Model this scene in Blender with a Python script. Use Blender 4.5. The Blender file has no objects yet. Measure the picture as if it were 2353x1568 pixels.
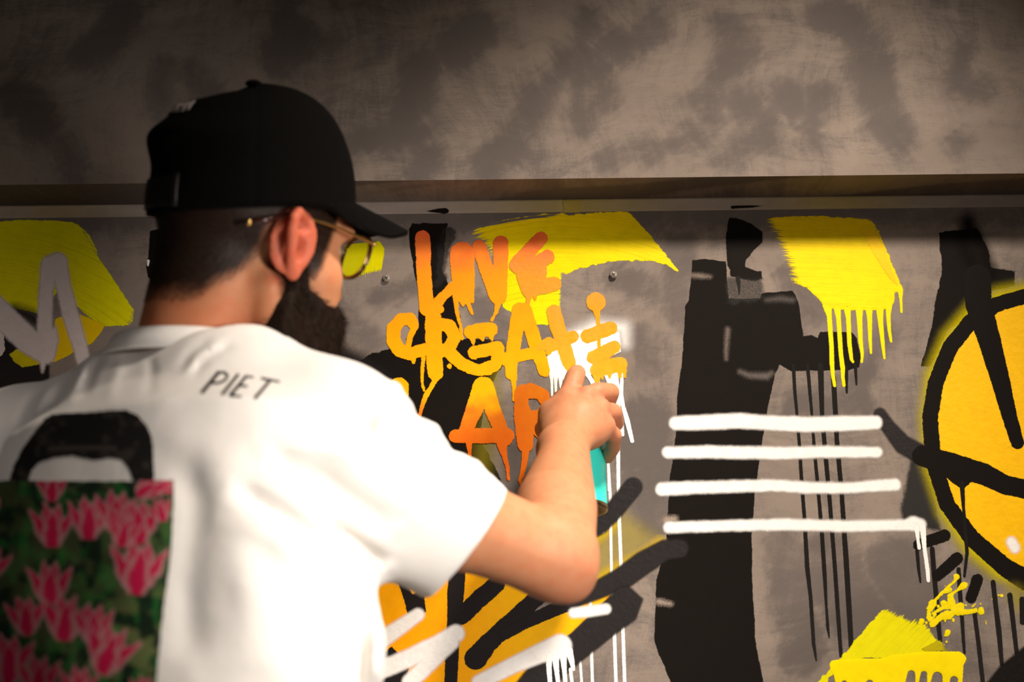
import bpy, math, random
import numpy as np
from mathutils import Vector, Matrix
from mathutils.bvhtree import BVHTree

random.seed(4)
rng = np.random.default_rng(11)
scene = bpy.context.scene
col = scene.collection

# ------------------------------------------------------------------ camera
FPX = 3268.0
PITCH = math.radians(18.6)
ROLL = math.radians(0.65)
CAM = np.array([0.0, 0.0, 1.05])
FWD = np.array([0.0, math.cos(PITCH), math.sin(PITCH)])
R0 = np.array([1.0, 0.0, 0.0])
U0 = np.array([0.0, -math.sin(PITCH), math.cos(PITCH)])
RGT = R0 * math.cos(ROLL) - U0 * math.sin(ROLL)
UPV = U0 * math.cos(ROLL) + R0 * math.sin(ROLL)
WALL_Y = 1.753

cam_data = bpy.data.cameras.new('camera')
cam_data.lens = 50.0
cam_data.sensor_width = 36.0
cam_data.sensor_fit = 'HORIZONTAL'
cam_data.clip_start = 0.05
cam = bpy.data.objects.new('camera', cam_data)
M = Matrix.Identity(4)
for i in range(3):
    M[i][0] = RGT[i]; M[i][1] = UPV[i]; M[i][2] = -FWD[i]; M[i][3] = CAM[i]
cam.matrix_world = M
col.objects.link(cam)
scene.camera = cam
cam_data.dof.use_dof = True
cam_data.dof.focus_distance = 1.82
cam_data.dof.aperture_fstop = 3.2
cam_data.dof.aperture_blades = 9

# ------------------------------------------------------------------ light
world = bpy.data.worlds.new('world')
scene.world = world
world.use_nodes = True
bg = world.node_tree.nodes['Background']
bg.inputs[0].default_value = (1.0, 0.80, 0.66, 1)
bg.inputs[1].default_value = 0.012


def spot(name, loc, target, power, size, blend, radius, color):
    ld = bpy.data.lights.new(name, 'SPOT')
    ld.energy = power
    ld.spot_size = math.radians(size)
    ld.spot_blend = blend
    ld.shadow_soft_size = radius
    ld.color = color
    ob = bpy.data.objects.new(name, ld)
    ob.location = loc
    d = Vector(target) - Vector(loc)
    ob.rotation_euler = d.to_track_quat('-Z', 'Y').to_euler()
    col.objects.link(ob)
    return ob


spot('key_spot', (0.78, 0.62, 2.95), (0.17, 1.62, 1.22), 300, 49, 1.0, 0.13, (1.0, 0.86, 0.72))
spot('low_spot', (0.43, 0.68, 1.30), (-0.06, 1.30, 1.28), 31, 76, 1.0, 0.10, (1.0, 0.92, 0.84))
spot('left_fill_spot', (-0.95, -0.5, 1.35), (-0.72, 1.70, 1.40), 60, 26, 1.0, 0.25, (1.0, 0.87, 0.80))  # added fill: unseen lamp that brightens the left end of the mural
spot('wide_fill_spot', (1.7, -1.2, 1.10), (0.02, 1.75, 1.34), 115, 33, 1.0, 0.35, (1.0, 0.87, 0.74))  # added wide fill that softens the bulkhead's shadow; unseen lamp

scene.view_settings.view_transform = 'Standard'
scene.view_settings.look = 'None'
scene.view_settings.gamma = 1.0
scene.view_settings.exposure = 0.0
scene.view_settings.use_curve_mapping = False
try:
    scene.cycles.transparent_max_bounces = 48
    scene.cycles.max_bounces = 8
except Exception:
    pass

# ------------------------------------------------------------------ helpers


def P(px, py, z):
    """world point seen at photo pixel (px, py) at optical depth z"""
    px = np.asarray(px, float); py = np.asarray(py, float); z = np.asarray(z, float)
    a = (px - 1176.5) / FPX * z
    b = (784.0 - py) / FPX * z
    return CAM + z[..., None] * FWD + a[..., None] * RGT + b[..., None] * UPV


def pix(Q):
    q = Q - CAM
    z = q @ FWD
    return 1176.5 + FPX * (q @ RGT) / z, 784.0 - FPX * (q @ UPV) / z, z


def on_plane(px, py, y):
    d = FWD + ((np.asarray(px, float) - 1176.5) / FPX)[..., None] * RGT + ((784.0 - np.asarray(py, float)) / FPX)[..., None] * UPV
    t = y / d[..., 1]
    return CAM + d * t[..., None]


def srgb(r, g, b):
    f = lambda c: (c / 255 / 12.92) if c / 255 <= 0.04045 else ((c / 255 + 0.055) / 1.055) ** 2.4
    return (f(r), f(g), f(b))


def tag(o, label=None, cat=None, group=None, kind=None):
    if label: o['label'] = label
    if cat: o['category'] = cat
    if group: o['group'] = group
    if kind: o['kind'] = kind
    return o


def mesh_np(name, V, F, mat=None, parent=None, smooth=True, attrs=None):
    """V (n,3), F list of tuples or (m,k) int array"""
    me = bpy.data.meshes.new(name)
    if isinstance(F, np.ndarray):
        m, k = F.shape
        me.vertices.add(len(V))
        me.vertices.foreach_set('co', np.asarray(V, np.float32).ravel())
        me.loops.add(m * k)
        me.loops.foreach_set('vertex_index', F.astype(np.int32).ravel())
        me.polygons.add(m)
        me.polygons.foreach_set('loop_start', (np.arange(m) * k).astype(np.int32))
        me.update(calc_edges=True)
        me.validate()
    else:
        me.from_pydata([tuple(v) for v in V], [], F)
        me.update()
    if smooth:
        me.polygons.foreach_set('use_smooth', np.ones(len(me.polygons), bool))
    if attrs:
        for k, a in attrs.items():
            a = np.asarray(a, np.float32)
            if a.ndim == 1:
                at = me.attributes.new(k, 'FLOAT', 'POINT'); at.data.foreach_set('value', a)
            elif a.shape[1] == 3:
                at = me.attributes.new(k, 'FLOAT_VECTOR', 'POINT'); at.data.foreach_set('vector', a.ravel())
            else:
                at = me.attributes.new(k, 'FLOAT_COLOR', 'POINT'); at.data.foreach_set('color', a.ravel())
    o = bpy.data.objects.new(name, me)
    col.objects.link(o)
    if mat: me.materials.append(mat)
    if parent: o.parent = parent
    return o


def empty(name, loc=(0, 0, 0)):
    o = bpy.data.objects.new(name, None)
    o.empty_display_size = 0.05
    col.objects.link(o)
    o.location = loc
    return o


def keep_parent(o, p):
    o.parent = p
    o.matrix_parent_inverse = p.matrix_basis.inverted() if p.type == 'EMPTY' else Matrix.Identity(4)


# value noise
_T = rng.random((256, 256))


def vnoise(x, y, seed=0):
    x = np.asarray(x, float) + seed * 17.31; y = np.asarray(y, float) + seed * 9.17
    xi = np.floor(x).astype(int); yi = np.floor(y).astype(int)
    fx = x - xi; fy = y - yi
    fx = fx * fx * (3 - 2 * fx); fy = fy * fy * (3 - 2 * fy)
    g = lambda i, j: _T[i & 255, j & 255]
    return (g(xi, yi) * (1 - fx) + g(xi + 1, yi) * fx) * (1 - fy) + (g(xi, yi + 1) * (1 - fx) + g(xi + 1, yi + 1) * fx) * fy


def fbm(x, y, seed=0, oct=4):
    s = 0; a = 0.5; n = 0
    for i in range(oct):
        s = s + a * vnoise(x * 2 ** i, y * 2 ** i, seed + i * 3); n += a; a *= 0.5
    return s / n


def sstep(a, b, x):
    t = np.clip((x - a) / (b - a), 0, 1)
    return t * t * (3 - 2 * t)


# node helpers
class NT:
    def __init__(self, name):
        self.m = bpy.data.materials.new(name)
        self.m.use_nodes = True
        self.t = self.m.node_tree
        self.b = self.t.nodes['Principled BSDF']
        self.out = self.t.nodes['Material Output']

    def n(self, typ, **kw):
        nd = self.t.nodes.new(typ)
        for k, v in kw.items():
            if k in nd.inputs.keys() if not hasattr(nd, k) else False:
                nd.inputs[k].default_value = v
            else:
                setattr(nd, k, v)
        return nd

    def l(self, a, b):
        self.t.links.new(a, b)

    def attr(self, name):
        nd = self.t.nodes.new('ShaderNodeAttribute'); nd.attribute_name = name
        return nd

    def math(self, op, a, b=None, c=None, clamp=False):
        nd = self.t.nodes.new('ShaderNodeMath'); nd.operation = op; nd.use_clamp = clamp
        for i, v in enumerate((a, b, c)):
            if v is None: continue
            if isinstance(v, (int, float)): nd.inputs[i].default_value = v
            else: self.l(v, nd.inputs[i])
        return nd.outputs[0]

    def noise(self, vec, scale, detail=2, rough=0.5, dist=0.0):
        nd = self.t.nodes.new('ShaderNodeTexNoise')
        nd.inputs['Scale'].default_value = scale
        nd.inputs['Detail'].default_value = detail
        nd.inputs['Roughness'].default_value = rough
        nd.inputs['Distortion'].default_value = dist
        if vec is not None: self.l(vec, nd.inputs['Vector'])
        return nd.outputs[0]

    def mapping(self, vec, scale=(1, 1, 1), rot=(0, 0, 0)):
        nd = self.t.nodes.new('ShaderNodeMapping')
        nd.inputs['Scale'].default_value = scale
        nd.inputs['Rotation'].default_value = rot
        self.l(vec, nd.inputs['Vector'])
        return nd.outputs[0]

    def pos(self):
        return self.t.nodes.new('ShaderNodeNewGeometry').outputs['Position']

    def ramp(self, v, lo, hi, a=0.0, b=1.0, smooth=True):
        nd = self.t.nodes.new('ShaderNodeMapRange')
        nd.interpolation_type = 'SMOOTHSTEP' if smooth else 'LINEAR'
        nd.inputs['From Min'].default_value = lo; nd.inputs['From Max'].default_value = hi
        nd.inputs['To Min'].default_value = a; nd.inputs['To Max'].default_value = b
        self.l(v, nd.inputs['Value'])
        return nd.outputs[0]

    def mix(self, fac, a, b, blend='MIX'):
        nd = self.t.nodes.new('ShaderNodeMix'); nd.data_type = 'RGBA'; nd.blend_type = blend
        if isinstance(fac, (int, float)): nd.inputs[0].default_value = fac
        else: self.l(fac, nd.inputs[0])
        for i, v in ((6, a), (7, b)):
            if isinstance(v, tuple): nd.inputs[i].default_value = (*v[:3], 1)
            else: self.l(v, nd.inputs[i])
        return nd.outputs[2]

    def bump(self, h, strength, dist=0.001, normal=None):
        nd = self.t.nodes.new('ShaderNodeBump')
        nd.inputs['Strength'].default_value = strength
        nd.inputs['Distance'].default_value = dist
        self.l(h, nd.inputs['Height'])
        if normal is not None: self.l(normal, nd.inputs['Normal'])
        return nd.outputs[0]

    def set(self, **kw):
        for k, v in kw.items():
            k = k.replace('_', ' ')
            s = self.b.inputs[k]
            if isinstance(v, (int, float)): s.default_value = v
            elif isinstance(v, tuple): s.default_value = (*v[:3], 1) if len(s.default_value) == 4 else v
            else: self.l(v, s)


def simple_mat(name, color, rough=0.5, metal=0.0, bump_scale=None, bump_str=0.1, var=0.0, **kw):
    t = NT(name)
    p = t.pos()
    if var:
        n = t.noise(p, 60, 4)
        c = t.mix(t.math('MULTIPLY', n, var), color, tuple(x * 0.5 for x in color))
        t.set(Base_Color=c)
    else:
        t.set(Base_Color=color)
    t.set(Roughness=rough, Metallic=metal)
    if bump_scale:
        t.l(t.bump(t.noise(p, bump_scale, 3), bump_str, 0.0005), t.b.inputs['Normal'])
    for k, v in kw.items():
        t.set(**{k: v})
    return t.m
# ------------------------------------------------------------------ 2D painting on the wall (pixel SDFs -> relief meshes)
def seg_d(X, Y, pts):
    d = np.full(X.shape, -1e9)
    if len(pts) == 1: pts = [pts[0], pts[0]]
    for (x0, y0, r0), (x1, y1, r1) in zip(pts[:-1], pts[1:]):
        dx, dy = x1 - x0, y1 - y0
        L = dx * dx + dy * dy
        t = np.clip(((X - x0) * dx + (Y - y0) * dy) / L, 0, 1) if L > 0 else 0
        d = np.maximum(d, r0 + (r1 - r0) * t - np.hypot(X - x0 - t * dx, Y - y0 - t * dy))
    return d


def poly_d(X, Y, pts):
    best = np.full(X.shape, 1e9); ins = np.zeros(X.shape, bool)
    n = len(pts)
    for i in range(n):
        x0, y0 = pts[i]; x1, y1 = pts[(i + 1) % n]
        dx, dy = x1 - x0, y1 - y0
        L = dx * dx + dy * dy + 1e-9
        t = np.clip(((X - x0) * dx + (Y - y0) * dy) / L, 0, 1)
        best = np.minimum(best, np.hypot(X - x0 - t * dx, Y - y0 - t * dy))
        c = ((y0 > Y) != (y1 > Y)) & (X < dx * (Y - y0) / (dy if dy else 1e-9) + x0)
        ins ^= c
    return np.where(ins, best, -best)


def shape_d(X, Y, shapes):
    d = None
    for s in shapes:
        k = s[0]
        if k == 'l': e = seg_d(X, Y, s[1])
        elif k == 'p': e = poly_d(X, Y, s[1])
        elif k == '-p': e = -poly_d(X, Y, s[1]); d = np.minimum(d, e); continue
        elif k == '-l': e = -seg_d(X, Y, s[1]); d = np.minimum(d, e); continue
        elif k == 'b': e = poly_d(X, Y, s[1])
        d = e if d is None else np.maximum(d, e)
    return d


def crop(ox, oy, s):
    """coordinates read in an enlarged crop -> photo pixels"""
    def f(*shapes):
        out = []
        for k, pts in shapes:
            out.append((k, [tuple([ox + p[0] / s, oy + p[1] / s] + [p[2] / s for _ in (0,) if len(p) > 2]) for p in pts]))
        return out
    return f


raw = crop(0, 0, 1)


def bounds(shapes):
    xs = []; ys = []
    for k, pts in shapes:
        if k.startswith('-'): continue
        for p in pts:
            r = p[2] if len(p) > 2 else 0
            xs += [p[0] - r, p[0] + r]; ys += [p[1] - r, p[1] + r]
    return min(xs), min(ys), max(xs), max(ys)


def paint_mat(name, soft=1.0, amp=1.5, nscale=900, brush=False, rough=0.45, opacity=1.0, fine=2600, bump=0.15, spec=0.3):
    """paint coat: alpha from the stroke's edge distance (attribute d, in photo pixels)"""
    t = NT(name)
    pos = t.pos()
    d = t.attr('d').outputs['Fac']
    n1 = t.noise(pos, nscale, 3, 0.6)
    e = t.math('MULTIPLY_ADD', t.math('SUBTRACT', n1, 0.5), amp * 2.4, d)
    n2 = t.noise(pos, fine, 1, 0.5)
    e = t.math('MULTIPLY_ADD', t.math('SUBTRACT', n2, 0.5), soft * 1.3, e)
    a = t.ramp(e, -soft, soft)
    c = t.attr('col').outputs['Color']
    h = n2
    if brush:
        st = t.attr('st').outputs['Vector']
        dry = t.attr('dry').outputs['Fac']
        s1 = t.noise(t.mapping(st, (0.35, 44, 1)), 1.0, 4, 0.62)
        s2 = t.noise(t.mapping(st, (2.2, 130, 1)), 1.0, 3, 0.6)
        s = t.math('MULTIPLY_ADD', s1, 0.62, t.math('MULTIPLY', s2, 0.38))
        thr = t.math('MULTIPLY_ADD', dry, 0.62, 0.12)
        m = t.ramp(t.math('SUBTRACT', s, thr), -0.035, 0.035)
        a = t.math('MULTIPLY', a, m)
        dark = t.ramp(s, 0.34, 0.50)
        dry2 = t.ramp(t.math('ADD', dry, t.math('MULTIPLY', s2, 0.4)), 0.1, 0.5, 0.15, 0.8)
        c2 = t.mix(0.5, c, (0.06, 0.045, 0.0))
        c = t.mix(t.math('MULTIPLY', t.math('SUBTRACT', 1.0, dark), dry2), c, c2)
        h = s
    # mottled coat
    n3 = t.noise(pos, 70, 4, 0.65)
    c = t.mix(t.ramp(n3, 0.35, 0.75, 0.0, 0.16), c, t.mix(0.5, c, (0, 0, 0)))
    t.set(Base_Color=c, Roughness=rough, Specular_IOR_Level=spec)
    nb = t.bump(h, bump, 0.0006)
    if bump > 0.25 and not brush:
        nb = t.bump(t.noise(pos, 150, 1), bump * 0.9, 0.0014, nb)
    t.l(nb, t.b.inputs['Normal'])
    if opacity < 1: a = t.math('MULTIPLY', a, opacity)
    tr = t.t.nodes.new('ShaderNodeBsdfTransparent')
    mx = t.t.nodes.new('ShaderNodeMixShader')
    t.l(a, mx.inputs[0]); t.l(tr.outputs[0], mx.inputs[1]); t.l(t.b.outputs[0], mx.inputs[2])
    t.l(mx.outputs[0], t.out.inputs['Surface'])
    return t.m


YEL = (0.94, 0.75, 0.0)
LEM = (0.80, 0.74, 0.0)
ORY = (1.0, 0.46, 0.002)
AMB = (0.98, 0.45, 0.002)
BLK = (0.0070, 0.0050, 0.0040)
CHR = (0.015, 0.0122, 0.0128)
WHT = (0.93, 0.91, 0.89)
SIL = (0.68, 0.60, 0.57)

PM = dict(
    marker=paint_mat('marker_paint', 1.0, 1.7, 520, rough=0.48, bump=0.16, spec=0.06),
    wet=paint_mat('wet_paint', 1.0, 1.2, 700, rough=0.08, bump=0.45, spec=0.12),
    drip=paint_mat('drip_paint', 1.0, 0.9, 500, rough=0.4, bump=0.1, spec=0.12),
    roller=paint_mat('rolled_paint', 1.2, 1.3, 420, rough=0.6, bump=0.25, spec=0.06),
    grainy=paint_mat('dry_rolled_paint', 7.0, 9.0, 1300, rough=0.6, bump=0.2),
    spray=paint_mat('sprayed_paint', 5.0, 1.2, 900, rough=0.42, fine=4200, bump=0.3, spec=0.12),
    fog=paint_mat('overspray', 24.0, 3.0, 500, rough=0.6, spec=0.05, fine=4200, bump=0.25),
    mist=paint_mat('light_overspray', 26.0, 4.0, 400, rough=0.5, fine=4200, opacity=0.6),
    brush=paint_mat('brushed_paint', 1.3, 1.5, 600, brush=True, rough=0.45, bump=0.4, spec=0.08),
)

LAYER = [0]
DEFAULT_PARENT = [None]


def stroke(name, shapes, colr, mat='marker', label=None, cell=3.0, margin=None, relief=0.0, parent=None,
           grad=None, dclip=None, ang=0.0, polar=None, fray=None, dry0=0.0, wob=0.0, wobs=14.0, plane=WALL_Y, clipy=None):
    LAYER[0] += 1
    m = {'fog': 26, 'mist': 28, 'spray': 7, 'grainy': 12}.get(mat, 3.5) if margin is None else margin
    x0, y0, x1, y1 = bounds(shapes)
    x0 = max(x0, -330); x1 = min(x1, 2960); y1 = min(y1, 1900)
    x0 -= m + cell; y0 -= m + cell; x1 += m + cell; y1 += m + cell
    if clipy: y0 = max(y0, clipy)
    nx = max(2, int((x1 - x0) / cell) + 2); ny = max(2, int((y1 - y0) / cell) + 2)
    X, Y = np.meshgrid(x0 + np.arange(nx) * cell, y0 + np.arange(ny) * cell)
    d = shape_d(X, Y, shapes)
    if wob: d = d + (fbm(X / wobs, Y / wobs, LAYER[0], 3) - 0.5) * 2 * wob
    vm = d > -m
    q = vm[:-1, :-1] | vm[1:, :-1] | vm[:-1, 1:] | vm[1:, 1:]
    idx = np.arange(nx * ny).reshape(ny, nx)
    F = np.stack([idx[:-1, :-1][q], idx[1:, :-1][q], idx[1:, 1:][q], idx[:-1, 1:][q]], 1)
    used, inv = np.unique(F, return_inverse=True)
    F = inv.reshape(F.shape)
    xs = X.ravel()[used]; ys = Y.ravel()[used]; ds = d.ravel()[used]
    if dclip is not None: ds = np.minimum(ds, dclip)
    off = 0.000006 * LAYER[0] + relief * 0.0003 * sstep(-1, 6, ds)
    V = on_plane(xs, ys, plane)
    V[:, 1] -= off
    if grad: C = np.array(grad(xs, ys)).T
    else: C = np.tile(np.array(colr), (len(xs), 1))
    C = np.concatenate([C, np.ones((len(C), 1))], 1)
    at = {'d': ds, 'col': C}
    if mat == 'brush':
        if polar:
            cx, cy = polar
            r = np.hypot(xs - cx, ys - cy); th = np.arctan2(ys - cy, xs - cx)
            st = np.stack([th * 400 / 100, r / 100, 0 * r], 1)
        else:
            ca, sa = math.cos(math.radians(ang)), math.sin(math.radians(ang))
            st = np.stack([(xs * ca + ys * sa) / 100, (-xs * sa + ys * ca) / 100, 0 * xs + LAYER[0]], 1)
        dry = np.full(len(xs), dry0)
        for pts, L, amt in (fray or []):
            dd = -seg_d(xs, ys, [(p[0], p[1], 0) for p in pts])
            dry = np.maximum(dry, amt * np.exp(-(dd / L) ** 1.3))
        at['st'] = st; at['dry'] = dry
    o = mesh_np(name, V, F, PM[mat], parent or DEFAULT_PARENT[0], attrs=at)
    if label: o['label'] = label
    return o


# ------------------------------------------------------------------ the wall shell
def wall_material(name, light, dark, warm):
    t = NT(name)
    pos = t.pos()
    st = t.attr('stain_shade').outputs['Fac']
    # trowel marks: warped, stretched noise
    w = t.noise(pos, 3.0, 2)
    wv = t.t.nodes.new('ShaderNodeVectorMath'); wv.operation = 'MULTIPLY_ADD'
    cmb = t.t.nodes.new('ShaderNodeCombineXYZ')
    t.l(w, cmb.inputs[0]); t.l(t.noise(pos, 4.1, 2), cmb.inputs[2])
    t.l(cmb.outputs[0], wv.inputs[0]); wv.inputs[1].default_value = (0.22, 0, 0.22); t.l(pos, wv.inputs[2])
    tro = t.noise(t.mapping(wv.outputs[0], (2.2, 1, 9.0), (0, 0.8, 0)), 4, 8, 0.74, 0.3)
    tro2 = t.noise(t.mapping(wv.outputs[0], (10.0, 1, 2.4), (0, -0.55, 0)), 5, 8, 0.76, 0.3)
    big = t.noise(pos, 4.5, 4, 0.6)
    grain = t.noise(pos, 700, 3, 0.7)
    k = t.math('MULTIPLY_ADD', tro, 0.34, t.math('MULTIPLY', tro2, 0.30))
    k = t.math('MULTIPLY_ADD', big, 0.36, k)
    scr = t.noise(t.mapping(pos, (60, 1, 420), (0, 0.62, 0)), 1.0, 3, 0.7)
    gs = t.math('MULTIPLY_ADD', t.math('SUBTRACT', scr, 0.5), 0.5, t.math('SUBTRACT', grain, 0.5))
    st = t.ramp(t.math('MULTIPLY_ADD', gs, 0.9, t.math('MULTIPLY_ADD', t.math('SUBTRACT', k, 0.5), 0.8, st)), -0.05, 0.95)
    f = t.ramp(t.math('MULTIPLY_ADD', st, -0.12, t.math('MULTIPLY_ADD', gs, 0.26, k)), 0.38, 0.56)
    c = t.mix(f, dark, light)
    c = t.mix(t.ramp(big, 0.45, 0.7, 0.0, 0.5), c, t.mix(0.5, c, warm))
    c = t.mix(t.math('MULTIPLY', st, 0.19), c, tuple(x * 0.42 for x in dark))
    c = t.mix(t.ramp(t.noise(t.mapping(wv.outputs[0], (1.0, 1, 2.0), (0, 0.6, 0)), 3.2, 5, 0.62), 0.36, 0.64, 0.0, 0.42), c, t.mix(0.6, c, (0.05, 0.042, 0.04)))
    t.set(Base_Color=c, Roughness=0.8, Specular_IOR_Level=0.25)
    nb = t.bump(k, 0.12, 0.001)
    nb = t.bump(grain, 0.22, 0.0006, nb)
    t.l(nb, t.b.inputs['Normal'])
    return t.m


WM = wall_material('trowelled_concrete', (0.285, 0.232, 0.192), (0.150, 0.125, 0.114), (0.235, 0.185, 0.168))


def stain_shade_grid(xw, zw, shapes, ywall, soft=26.0, amount=1.0):
    XW, ZW = np.meshgrid(xw, zw)
    V = np.stack([XW.ravel(), np.full(XW.size, ywall), ZW.ravel()], 1)
    X, Y, _ = pix(V); X = X.reshape(XW.shape); Y = Y.reshape(XW.shape)
    s = np.zeros(X.shape)
    wx = (fbm(X / 70, Y / 70, 5) - 0.5) * 26; wy = (fbm(X / 70, Y / 70, 9) - 0.5) * 26
    stk = (fbm((X * 0.8 - Y * 0.6) / 60, (X * 0.6 + Y * 0.8) / 9, 3) - 0.5) * 26 + (fbm((X * 0.5 + Y * 0.86) / 50, (X * 0.86 - Y * 0.5) / 8, 13) - 0.5) * 22
    for sh in shapes:
        d = shape_d(X + wx, Y + wy, [sh[:2]])
        s = np.maximum(s, sstep(-soft, soft * 0.6, d + stk))
    s *= amount * (0.6 + 0.6 * fbm(X / 90, Y / 90, 21))
    nx, nz = len(xw), len(zw)
    idx = np.arange(nx * nz).reshape(nz, nx)
    F = np.stack([idx[:-1, :-1].ravel(), idx[:-1, 1:].ravel(), idx[1:, 1:].ravel(), idx[1:, :-1].ravel()], 1)
    return V, F, s.ravel()


def box(name, lo, hi, mat, parent=None, bev=0.0):
    import bmesh
    bm = bmesh.new()
    bmesh.ops.create_cube(bm, size=1)
    for v in bm.verts:
        v.co = Vector([(lo[i] + hi[i]) / 2 + v.co[i] * (hi[i] - lo[i]) for i in range(3)])
    if bev: bmesh.ops.bevel(bm, geom=bm.edges[:], offset=bev, segments=2, affect='EDGES')
    me = bpy.data.meshes.new(name); bm.to_mesh(me); bm.free()
    o = bpy.data.objects.new(name, me); col.objects.link(o)
    me.materials.append(mat)
    if parent: o.parent = parent
    return o


Z_SOFFIT = float(on_plane(np.array(1176.5), np.array(460.0), WALL_Y)[2])
PROT = 0.066
W_LO, W_HI = -2.2, 2.4

t8 = crop(1150, 0, 1.956); t7 = crop(0, 0, 1.961); t5 = crop(850, 440, 2.063)
t6 = crop(1450, 440, 2.8); tr = crop(1900, 440, 1.39); tl = crop(850, 1050, 3.027)
tm = crop(0, 480, 3.733); tq = crop(2080, 1180, 4.04); tb = crop(1850, 1300, 4.678); td = crop(1800, 840, 2.155)

up = t8(('l', [(370, 90, 50), (372, 560, 46)]), ('l', [(290, 250, 40), (190, 420, 40), (60, 690, 45)]),
        ('l', [(700, 120, 50), (600, 190, 45), (460, 230, 40)]),
        ('p', [(970, 80), (1130, 150), (1150, 260), (1060, 330), (1010, 420), (1000, 560), (960, 590), (850, 440), (985, 340)]),
        ('l', [(1090, 470, 60)]), ('l', [(660, 700, 34), (880, 600, 34)]), ('l', [(480, 720, 36), (700, 640, 30)]),
        ('p', [(970, 710), (1100, 590), (1200, 520), (1230, 640), (1100, 690), (1010, 745)]),
        ('l', [(1400, 640, 36), (1395, 560, 30), (1430, 440, 40)]), ('l', [(1650, 200, 60), (1680, 430, 60), (1800, 630, 48)]),
        ('l', [(1300, 420, 50), (1320, 480, 30)]), ('l', [(2080, 240, 30), (2060, 400, 40), (2150, 420, 50)]),
        ('l', [(450, 330, 36), (480, 450, 40)]), ('l', [(1450, 70, 40), (1600, 110, 50)]), ('l', [(2060, 620, 40)]))
up += t7(('l', [(1900, 280, 55), (1840, 540, 48)]), ('l', [(1290, 0, 40), (1300, 60, 25)]), ('l', [(730, 300, 30), (720, 470, 34)]),
         ('l', [(2160, 140, 55), (2060, 220, 60)]), ('l', [(1935, 710, 46), (1885, 790, 40)]), ('l', [(2330, 590, 44), (2190, 750, 46)]),
         ('l', [(1320, 180, 90), (1260, 260, 60)]), ('l', [(860, 340, 40), (960, 420, 40)]), ('l', [(1600, 640, 30), (1900, 600, 30)]),
         ('l', [(300, 680, 50), (330, 800, 40)]), ('l', [(90, 420, 80), (200, 560, 60)]), ('l', [(560, 100, 60), (420, 260, 60)]))
xw = np.arange(-0.98, 1.02, 0.0035)
# upper wall: boxed-out bulkhead face
yf = WALL_Y - PROT
zb = Z_SOFFIT
V, F, S = stain_shade_grid(xw, np.arange(zb, 2.36, 0.0035), up, yf, 52)
# close the box: soffit, top
n0 = len(V)
ex = np.array([[W_LO, yf, zb], [W_HI, yf, zb], [W_HI, WALL_Y + 0.05, zb], [W_LO, WALL_Y + 0.05, zb]])
wall_upper = mesh_np('wall_upper', V, F, WM, smooth=False, attrs={'stain_shade': S})
tag(wall_upper, 'boxed-out upper wall of brown-grey trowelled concrete above the mural', 'wall', kind='structure')
# soffit strip with its own stains
sx = np.linspace(W_LO, W_HI, 300); sy = np.linspace(yf, WALL_Y + 0.002, 14)
SX, SY = np.meshgrid(sx, sy)
ss = sstep(0.40, 0.62, fbm(SX * 5.5 + SY * 16, SY * 18 + SX * 2, 31, 3))
SV = np.stack([SX.ravel(), SY.ravel(), np.full(SX.size, zb)], 1)
ii = np.arange(SX.size).reshape(SX.shape)
SF = np.stack([ii[:-1, :-1].ravel(), ii[:-1, 1:].ravel(), ii[1:, 1:].ravel(), ii[1:, :-1].ravel()], 1)
soffit = mesh_np('soffit', SV, SF, WM, wall_upper, smooth=False, attrs={'stain_shade': ss.ravel()})
soffit['label'] = 'shaded underside of the boxed-out upper wall'
# side returns and the wall further up, for views from the side
zt = 2.95
top_v = float(V[:, 2].max())
xa, xb = float(xw[0]), float(xw[-1])
more = mesh_np('upper_face', np.array([[xa, yf, top_v], [xb, yf, top_v], [xb, yf, zt], [xa, yf, zt],
                                       [W_LO, WALL_Y + .06, zb], [W_LO, WALL_Y + .06, zt], [W_HI, WALL_Y + .06, zb], [W_HI, WALL_Y + .06, zt],
                                       [W_LO, yf, zb], [W_HI, yf, zb], [xa, yf, zb], [xb, yf, zb], [W_LO, yf, zt], [W_HI, yf, zt]]),
               [(0, 1, 2, 3), (8, 10, 3, 12), (11, 9, 13, 2), (8, 4, 5, 12), (9, 13, 7, 6), (12, 13, 7, 5)], WM, wall_upper, smooth=False)

# mural panel
low = t5(('l', [(1200, 420, 60), (1320, 470, 50)]), ('l', [(1280, 700, 60), (1330, 820, 60)]), ('l', [(520, 560, 60), (600, 640, 60)])) + \
    t6(('p', [(190, 260), (390, 260), (390, 900), (330, 900), (200, 800)]), ('l', [(180, 960, 40), (60, 1160, 50)]),
       ('p', [(960, 1450), (1010, 1330), (1500, 1280), (1560, 1450)]), ('l', [(1000, 520, 60), (1200, 800, 60)]),
       ('l', [(1480, 1200, 50), (1650, 900, 50)])) + \
    raw(('l', [(760, 700, 26), (860, 800, 32)]), ('l', [(870, 690, 16), (960, 660, 18)]), ('l', [(1900, 1290, 70), (1980, 1420, 60)]),
        ('l', [(1470, 980, 60), (1500, 1200, 40)]), ('l', [(2050, 1300, 60), (2120, 1400, 60)]), ('l', [(1800, 1260, 40), (1840, 1500, 40)]),
        ('p', [(-400, 480), (2800, 470), (2800, 505), (1700, 520), (900, 520), (-400, 515)]))  # last strip is the bulkhead's shade, put into the mask with the stains
V, F, S = stain_shade_grid(xw, np.arange(0.93, zb + 0.003, 0.004), low, WALL_Y, 34, amount=0.9)
wall_mural = mesh_np('wall_back', V, F, WM, smooth=False, attrs={'stain_shade': S})
tag(wall_mural, 'grey concrete-look wall panel covered in graffiti behind the person', 'wall', kind='structure')
zl = float(V[:, 2].min())
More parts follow.
